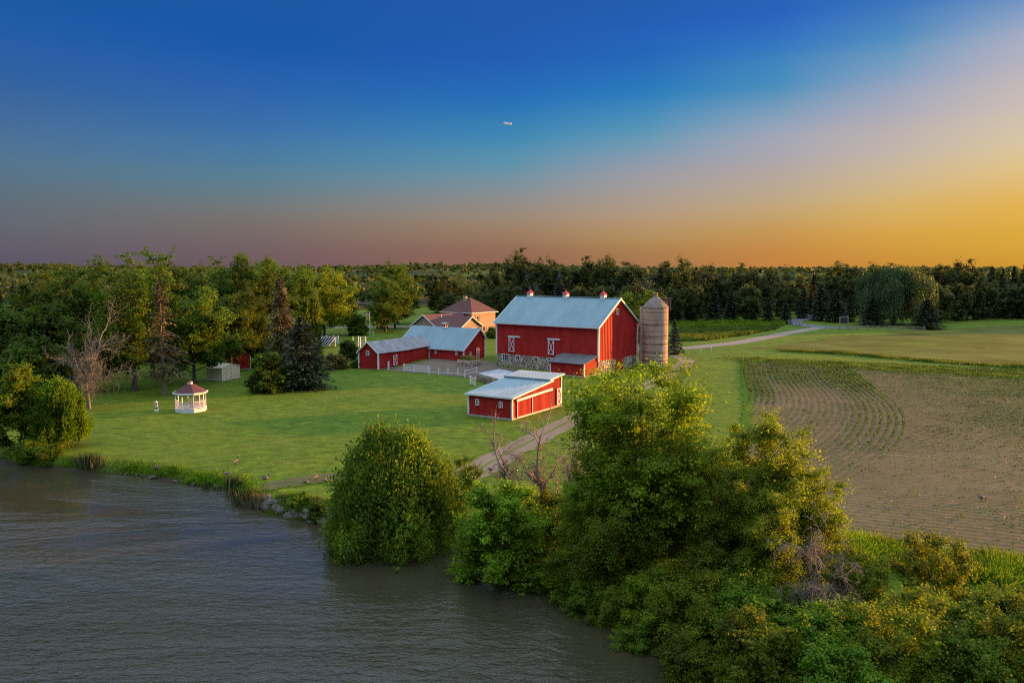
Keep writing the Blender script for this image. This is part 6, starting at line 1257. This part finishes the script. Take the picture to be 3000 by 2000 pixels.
# ------------------------------------------------------------------ tall grass, bank growth, reeds
def grass_patch(name, poly, n, h, mat, label, cat='grass', seed=0, w=0.12, lean=0.3, dens=None):
    r = np.random.default_rng(seed); P = np.array(poly); lo, hi = P.min(0), P.max(0); q = r.uniform(lo, hi, (int(n * 2.2), 2)); ins = np.zeros(len(q), bool)
    for i in range(len(P)):
        x1, y1 = P[i]; x2, y2 = P[(i + 1) % len(P)]; ins ^= ((y1 > q[:, 1]) != (y2 > q[:, 1])) & (q[:, 0] < (x2 - x1) * (q[:, 1] - y1) / (y2 - y1 + 1e-12) + x1)
    q = q[ins][:n]; hh = h * (0.5 + 0.9 * vnoise(q[:, 0], q[:, 1], 5, seed)) * r.uniform(.7, 1.3, len(q)); g = Geo(); g.add(*blades(q, hh, np.full(len(q), w), r, lean))
    return tag(link(name, g.mesh(name), mat), label, cat, kind='stuff')
grass_patch('meadow_grass', [site(*p) for p in [(1965, 1004), (1975, 975), (2000, 962), (2100, 956), (2290, 957), (2272, 968), (2190, 984), (2070, 1000)]], 34000, 0.7, lf_grass, 'tall meadow grass beyond the farm drive', seed=31, w=0.3)
grass_patch('meadow_grass', [site(*p) for p in [(1990, 950), (2290, 945), (2300, 957), (2200, 960), (1985, 968)]], 9000, 1.0, lf_weeds, 'dark rank growth at the foot of the woodland', seed=32, w=0.4)
def strip(name, pts, width, n, h, mat, label, seed, w=0.2, lean=0.35):
    r = np.random.default_rng(seed); L_ = smooth_line(pts, 12); s = np.concatenate([[0], np.cumsum(np.linalg.norm(np.diff(L_, axis=0), axis=1))]); u = r.uniform(0, s[-1], n)
    q = np.column_stack([np.interp(u, s, L_[:, 0]), np.interp(u, s, L_[:, 1])]) + r.normal(0, width / 2, (n, 2)); hh = h * (0.45 + 0.9 * vnoise(q[:, 0], q[:, 1], 3, seed)) * r.uniform(.6, 1.3, n); g = Geo(); g.add(*blades(q, hh, np.full(n, w), r, lean))
    return tag(link(name, g.mesh(name), mat), label, 'grass', kind='stuff')
strip('grass_strip', [site(*p) for p in [(2300, 1029), (2400, 1033), (2520, 1041), (2650, 1053), (2800, 1064), (2920, 1072), (3100, 1084)]], 2.0, 15000, 0.42, lf_grass, 'strip of taller grass dividing the two fields', 41, 0.22)
strip('field_edge_weeds', [site(*p) for p in [(2260, 1490), (2360, 1570), (2440, 1600), (2560, 1625), (2700, 1650), (2850, 1672), (3050, 1690)]], 2.2, 22000, 0.7, lf_weeds, 'rank green weeds along the near edge of the field', 42, 0.10, 0.5)
strip('headland_crop', [site(*p) for p in [(2168, 1052), (2350, 1062), (2600, 1078), (2800, 1090), (3050, 1104)]], 4.2, 24000, 0.28, lf_grass, 'denser yellow green growth along the far end of the rows', 43, 0.16, 0.6)
def bank():
    r = np.random.default_rng(51); s = np.concatenate([[0], np.cumsum(np.linalg.norm(np.diff(SHORE, axis=0), axis=1))]); a = s[2]; b = s[-4]; n = 42000; u = r.uniform(a, b, n)
    d = np.abs(r.normal(0, 0.6, n)) - 0.15; x = np.interp(u, s, SHORE[:, 0]); y = np.interp(u, s, SHORE[:, 1]); e = 0.4; tx = np.interp(u + e, s, SHORE[:, 0]) - x; ty = np.interp(u + e, s, SHORE[:, 1]) - y; q = np.column_stack([x - ty / e * d, y + tx / e * d])
    cl_ = vnoise(q[:, 0], q[:, 1], 1.6, 9); k = r.random(n) < 0.25 + 0.9 * cl_; q = q[k]; h = (0.12 + 0.42 * cl_[k] ** 1.5) * r.uniform(.6, 1.4, k.sum())
    m1 = r.random(len(q)) < 0.22; g = Geo(); g.add(*blades(q[~m1], h[~m1], np.full((~m1).sum(), .07), r, .5)); tag(link('bank_grass', g.mesh('bank_grass'), lf_weeds), 'rough green growth along the lake bank', 'grass', kind='stuff')
    g = Geo(); g.add(*blades(q[m1], h[m1], np.full(m1.sum(), .05), r, .5)); tag(link('bank_grass', g.mesh('bank_grass'), lf_grass), 'pale dry tufts along the lake bank', 'grass', kind='stuff')
bank()
grass_patch('unmown_grass', [site(*p) for p in [(770, 1468), (800, 1478), (905, 1494), (985, 1512), (1000, 1500), (985, 1478), (900, 1458), (820, 1452)]], 9000, 0.32, lf_grass, 'yellow green unmown grass above the rocks', seed=52, w=0.04, lean=0.5)
def reeds(px, py, w, h, n, label, seed, dry=0.35):
    x, y = site(px, py, -0.6); r = np.random.default_rng(seed); z = H1(x, y); T = empty('reed_clump', (x, y, z), 0, label, 'reeds', 'reed clumps along the shore')
    for nm, m_, k, hf in (('green_blades', lf_reed, int(n * (1 - dry)), 1.0), ('dry_stems', lf_straw, int(n * dry), 0.85)):
        a = r.normal(0, w / 3.2, (k, 2)) * [1, 0.55]; hh = h * hf * r.uniform(.55, 1.1, k); U = np.column_stack([a[:, 0] * 0.35 + r.normal(0, .09, k) * hh, r.normal(0, .09, k) * hh, hh]) / 2; th = r.uniform(0, 6.28, k)
        C = np.column_stack([a, np.full(k, -0.15)]) + U; W_ = np.column_stack([np.cos(th), np.sin(th), 0 * th]) * 0.03; g = Geo(); g.add(*quads(C, U, W_)); link(nm, g.mesh(nm), m_, T)
reeds(266, 1372, 1.6, 1.5, 700, 'reed clump standing at the left shore below the golden cedar', 1, 0.3); reeds(688, 1436, 0.9, 1.7, 420, 'narrow tall reed clump at the bend of the bank', 2, 0.2); reeds(728, 1470, 1.2, 1.7, 600, 'reed clump with dry stems at the tip of the bank', 3, 0.4); reeds(757, 1478, 0.9, 1.5, 350, 'straw coloured reed tuft beside the rocks', 4, 0.85); reeds(645, 1424, 1.1, 0.7, 350, 'low yellowish reed tuft left of the tall narrow clump', 5, 0.5)
plant('shrub', 'shrub_a', *site(873, 1484, -0.3), 0.42, 'small leafy bush growing among the shore rocks', 'bush'); plant('shrub', 'shrub_b', *site(930, 1504, -0.3), 0.42, 'low dark bush on the rocks beside the big cedar', 'bush'); plant('shrub', 'shrub_b', *site(606, 1416, -0.5), 0.24, 'dark low bush on the bank between geese and reeds', 'bush')

# ------------------------------------------------------------------ rocks
def rocks():
    x0, y0 = site(760, 1487, WATER_Z); T = empty('rock_revetment', (x0, y0, WATER_Z), 0, 'bank of grey boulders holding the lake shore beside the cedar', 'rocks'); r = random.Random(8); cnt = 0
    L_ = smooth_line([site(*p, WATER_Z) for p in [(762, 1486), (815, 1503), (890, 1520), (985, 1540)]], 12); s = np.concatenate([[0], np.cumsum(np.linalg.norm(np.diff(L_, axis=0), axis=1))])
    for k in range(95):
        u = r.uniform(0, s[-1]); lay = r.random(); x = np.interp(u, s, L_[:, 0]) + 0.1 * r.gauss(0, 1); y = np.interp(u, s, L_[:, 1]) - 0.15 + lay * 0.95
        sc = r.uniform(0.22, 0.62) if r.random() < .8 else r.uniform(.6, .85); z = max(H1(x, y), WATER_Z - 0.1) + sc * 0.12
        o = bpy.data.objects.new('rock', ROCKS[k % len(ROCKS)]); COL.objects.link(o); o.parent = T; o.location = (x - x0, y - y0, z - WATER_Z); o.scale = (sc * r.uniform(.8, 1.3), sc * r.uniform(.8, 1.2), sc * r.uniform(.6, .95)); o.rotation_euler = (r.uniform(-.4, .4), r.uniform(-.4, .4), r.uniform(0, 6.28))
    x0, y0 = site(420, 1392, WATER_Z); T = empty('bank_stones', (x0, y0, WATER_Z), 0, 'scattered stones at the waterline below the geese', 'rocks')
    for k in range(46):
        px = r.uniform(300, 660); py = np.interp(px, [p[0] for p in SH], [p[1] for p in SH]) - 1; x, y = site(px, py, WATER_Z); y += r.uniform(-.25, .35); sc = r.uniform(.14, .42)
        o = bpy.data.objects.new('rock', ROCKS[k % len(ROCKS)]); COL.objects.link(o); o.parent = T; o.location = (x - x0, y - y0, 0.03 + sc * .05); o.scale = (sc * 1.2, sc, sc * .6); o.rotation_euler = (0, 0, r.uniform(0, 6.28))
def rock_mesh(seed):
    import bmesh
    r = np.random.default_rng(seed); bm = bmesh.new(); bmesh.ops.create_icosphere(bm, subdivisions=2, radius=0.6); ph = r.uniform(0, 6, 3)
    planes = [(rvec(r, 1)[0], r.uniform(.42, .58)) for _ in range(7)]
    for v in bm.verts:
        p = np.array(v.co)
        for n_, d in planes:
            e = p @ n_ - d
            if e > 0: p = p - n_ * e * 0.85
        v.co = p * (1 + 0.04 * math.sin(p[0] * 9 + ph[0]) * math.sin(p[1] * 8 + ph[1]))
    me = bpy.data.meshes.new('rock'); bm.to_mesh(me); bm.free(); me.materials.append(boulder); return me
ROCKS = [rock_mesh(200 + k) for k in range(6)]
rocks()
x, y = site(745, 1479, WATER_Z); m_ = MB().tube([(-0.9, 0.05, .05), (0, 0, .08), (0.95, -.05, .07)], [.05, .06, .04], 6).tube([(0, -.25, .04), (.5, -.15, .08), (1.0, .05, .1)], [.03, .035, .02], 5); tag(m_.build('driftwood', bark_grey, None, (x, y, WATER_Z)), 'pale driftwood sticks floating at the reed clump', 'driftwood')

# ------------------------------------------------------------------ geese
g_body = surface('goose_back', (0.13, 0.10, 0.08), 0.8, 0.3, 8); g_pale = surface('goose_breast', (0.26, 0.22, 0.18), 0.8, 0.1, 8); g_black = surface('goose_neck', (0.012, 0.012, 0.013), 0.7, 0.1); g_white = surface('goose_white', (0.45, 0.43, 0.41), 0.8, 0.05)
def goose_mesh(pose):
    """body, neck and head as one swept skin along the spine; legs joined in"""
    if pose == 'up': neck = [(.30, .62), (.36, .72), (.38, .84), (.385, .95), (.40, 1.03), (.46, 1.06), (.53, 1.045), (.58, 1.035)]; z0 = 0.44
    elif pose == 'graze': neck = [(.36, .42), (.46, .38), (.55, .28), (.61, .17), (.65, .10), (.69, .07), (.73, .04), (.76, .03)]; z0 = 0.42
    else: neck = [(.30, .34), (.35, .42), (.36, .50), (.37, .57), (.39, .62), (.45, .64), (.52, .625), (.57, .615)]; z0 = 0.19
    spine = [(-.50, z0 + .05, .015, 4), (-.42, z0 + .05, .055, 3), (-.32, z0 + .03, .11, 3), (-.20, z0 + .01, .165, 0), (-.05, z0, .195, 0), (.10, z0, .19, 0), (.21, z0 + .03, .15, 1), (.27, z0 + .10 if pose != 'graze' else z0 + .03, .10, 1)]
    nr = [.06, .045, .04, .04, .05, .055, .03, .012]; nm = [2, 2, 2, 2, 3, 2, 2, 2]
    st = spine + [(a, b, c, d) for (a, b), c, d in zip(neck, nr, nm)]; P = np.array([(a, 0, b) for a, b, _, _ in st]); R = np.array([s[2] for s in st]); n = 10
    V, F = tube_np(P, R, n); V = V.reshape(len(P), n, 3); V[:, :, 1] *= 1.08; V = V.reshape(-1, 3); mi = []
    for k in range(len(P) - 1):
        for j in range(n):
            m0 = st[k][3]; m0 = {4: 3, 3: 3, 0: 0, 1: 1, 2: 2}[m0] if k >= 8 or m0 != 3 else 3
            zc = V[F[k * n + j]][:, 2].mean() - P[k:k + 2, 2].mean()
            if st[k][3] in (0,) and zc < -.06: m0 = 1
            if st[k][3] == 3 and k < 8: m0 = 3 if zc < .03 else (2 if k < 2 else 0)
            mi.append(m0)
    b = MB(); b.add(V.tolist(), [tuple(f) for f in F.tolist()]); b.mi = mi
    if pose != 'sit':
        for s in (-1, 1): b.tube([(.0, s * .07, z0 - .12), (.02, s * .07, .12), (.0, s * .07, .02)], [.03, .014, .014], 5, 2); b.box(-.03, .09, s * .07 - .04, s * .07 + .04, 0.0, .02, 2)
    for s in (-1, 1): b.add([(.12, s * .19, z0 + .03), (-.15, s * .205, z0 + .05), (-.44, s * .05, z0 + .09), (-.2, s * .10, z0 + .17), (.10, s * .12, z0 + .15)], [(0, 1, 2, 3, 4) if s < 0 else (4, 3, 2, 1, 0)], 0)
    me = b.mesh('goose', True)
    for m_ in (g_body, g_pale, g_black, g_white): me.materials.append(m_)
    return me
GM = {k: goose_mesh(k) for k in ('up', 'graze', 'sit')}
for px, py, pose, rz, lb in [(459, 1365, 'up', 2.6, 'upright goose nearest the left shore bank'), (423, 1371, 'sit', 3.0, 'goose resting on the bank edge, leftmost of the flock'), (447, 1373, 'graze', 0.2, 'goose feeding low on the bank beside the upright one'), (691, 1360, 'up', 1.2, 'goose standing alone on the lawn above the reeds'), (665, 1391, 'up', 2.9, 'goose facing left beside the narrow reed clump'), (777, 1404, 'sit', 0.3, 'goose resting on the lawn right of the reeds'), (896, 1416, 'sit', 0.2, 'dark goose sitting on the worn path'), (925, 1406, 'up', 1.3, 'goose standing on the worn path between two sitting geese'), (952, 1410, 'sit', 0.6, 'goose on the worn path closest to the big cedar'),
        (1397, 1379, 'up', 0.2, 'upright goose on the gravel lane, left of the lane pair'), (1438, 1385, 'up', 0.1, 'goose on the gravel lane, right of the lane pair'), (1601, 1412, 'sit', 0.5, 'goose on the grass behind the leafless stems'), (2873, 1468, 'graze', 0.2, 'lone goose feeding in the brown field')]:
    x, y = site(px, py); o = link('goose', GM[pose], None, None, (x, y, H1(x, y) + 0.01), rz); tag(o, lb, 'goose', 'geese on the lawn and field'); o.scale = (0.74,) * 3

# ------------------------------------------------------------------ sunlit aircraft trail high above
def aircraft():
    def sky_pt(px, py, D): 
        dy = (1000 - py) / FOC; d = Vector(((px - 1500) / FOC, math.cos(PITCH) + dy * math.sin(PITCH), -math.sin(PITCH) + dy * math.cos(PITCH))); return Vector((0, 0, CAM_H)) + d * (D / d.y)
    a = sky_pt(1476, 363, 6000); b = sky_pt(1500, 363, 6000); r = np.random.default_rng(4); k = 16; t = np.linspace(0, 1, k); P = np.array([list(a.lerp(b, v)) for v in t]) - np.array(a); sc = (b - a).length
    R = 0.11 * sc * np.array([.2] + list(.9 + .25 * r.random(k - 2)) + [.25]); R[1:5] *= 1.25; P[1:5, 2] += 0.05 * sc; V, F = tube_np(P, R, 10); V += r.normal(0, .012 * sc, V.shape)
    o = tag(link('contrail', mesh_np('contrail', V, F, smooth=True), vapour, None, a), 'short orange sunlit vapour trail high in the sky', 'contrail')
    p = sky_pt(1464, 369.5, 6000); T = empty('airplane', p, 0.3, 'tiny white airplane just left of the vapour trail', 'airplane'); T.scale = (0.42,) * 3
    MB().lathe([(0.1, -18), (1.6, -12), (2.0, -4), (2.0, 10), (1.2, 16), (.1, 19)], 10).build('fuselage', white, T).rotation_euler = (0, -math.pi / 2, 0)
    MB().add([(-2, 0, 0), (3, 0, 0), (8, 17, 1), (5.5, 17, 1), (-2, 0, .5), (3, 0, .5), (8, 17, 1.2), (5.5, 17, 1.2), (8, -17, 1), (5.5, -17, 1), (8, -17, 1.2), (5.5, -17, 1.2)], [(0, 3, 2, 1), (4, 5, 6, 7), (0, 4, 7, 3), (1, 2, 6, 5), (0, 1, 8, 9), (4, 11, 10, 5), (0, 9, 11, 4), (1, 5, 10, 8), (2, 3, 7, 6), (8, 10, 11, 9)]).build('wings', white, T)
    MB().slab([(14, 0, 1.5), (18, 0, 1.5), (19, 0, 6.5), (17, 0, 6.5)], .3).slab([(15, -6, 1), (18, -6, 1), (18, 6, 1), (15, 6, 1)], .3).build('tail', white, T)
vapour, _nt, _o = new_mat('vapour'); _d = nd(_nt, 'ShaderNodeBsdfDiffuse'); _t = nd(_nt, 'ShaderNodeBsdfTranslucent'); _m = nd(_nt, 'ShaderNodeMixShader', i_0=0.5)
for _n in (_d, _t): _n.inputs[0].default_value = (0.9, 0.9, 0.9, 1)
_nt.links.new(_d.outputs[0], _m.inputs[1]); _nt.links.new(_t.outputs[0], _m.inputs[2]); _nt.links.new(_m.outputs[0], _o.inputs[0])
aircraft()
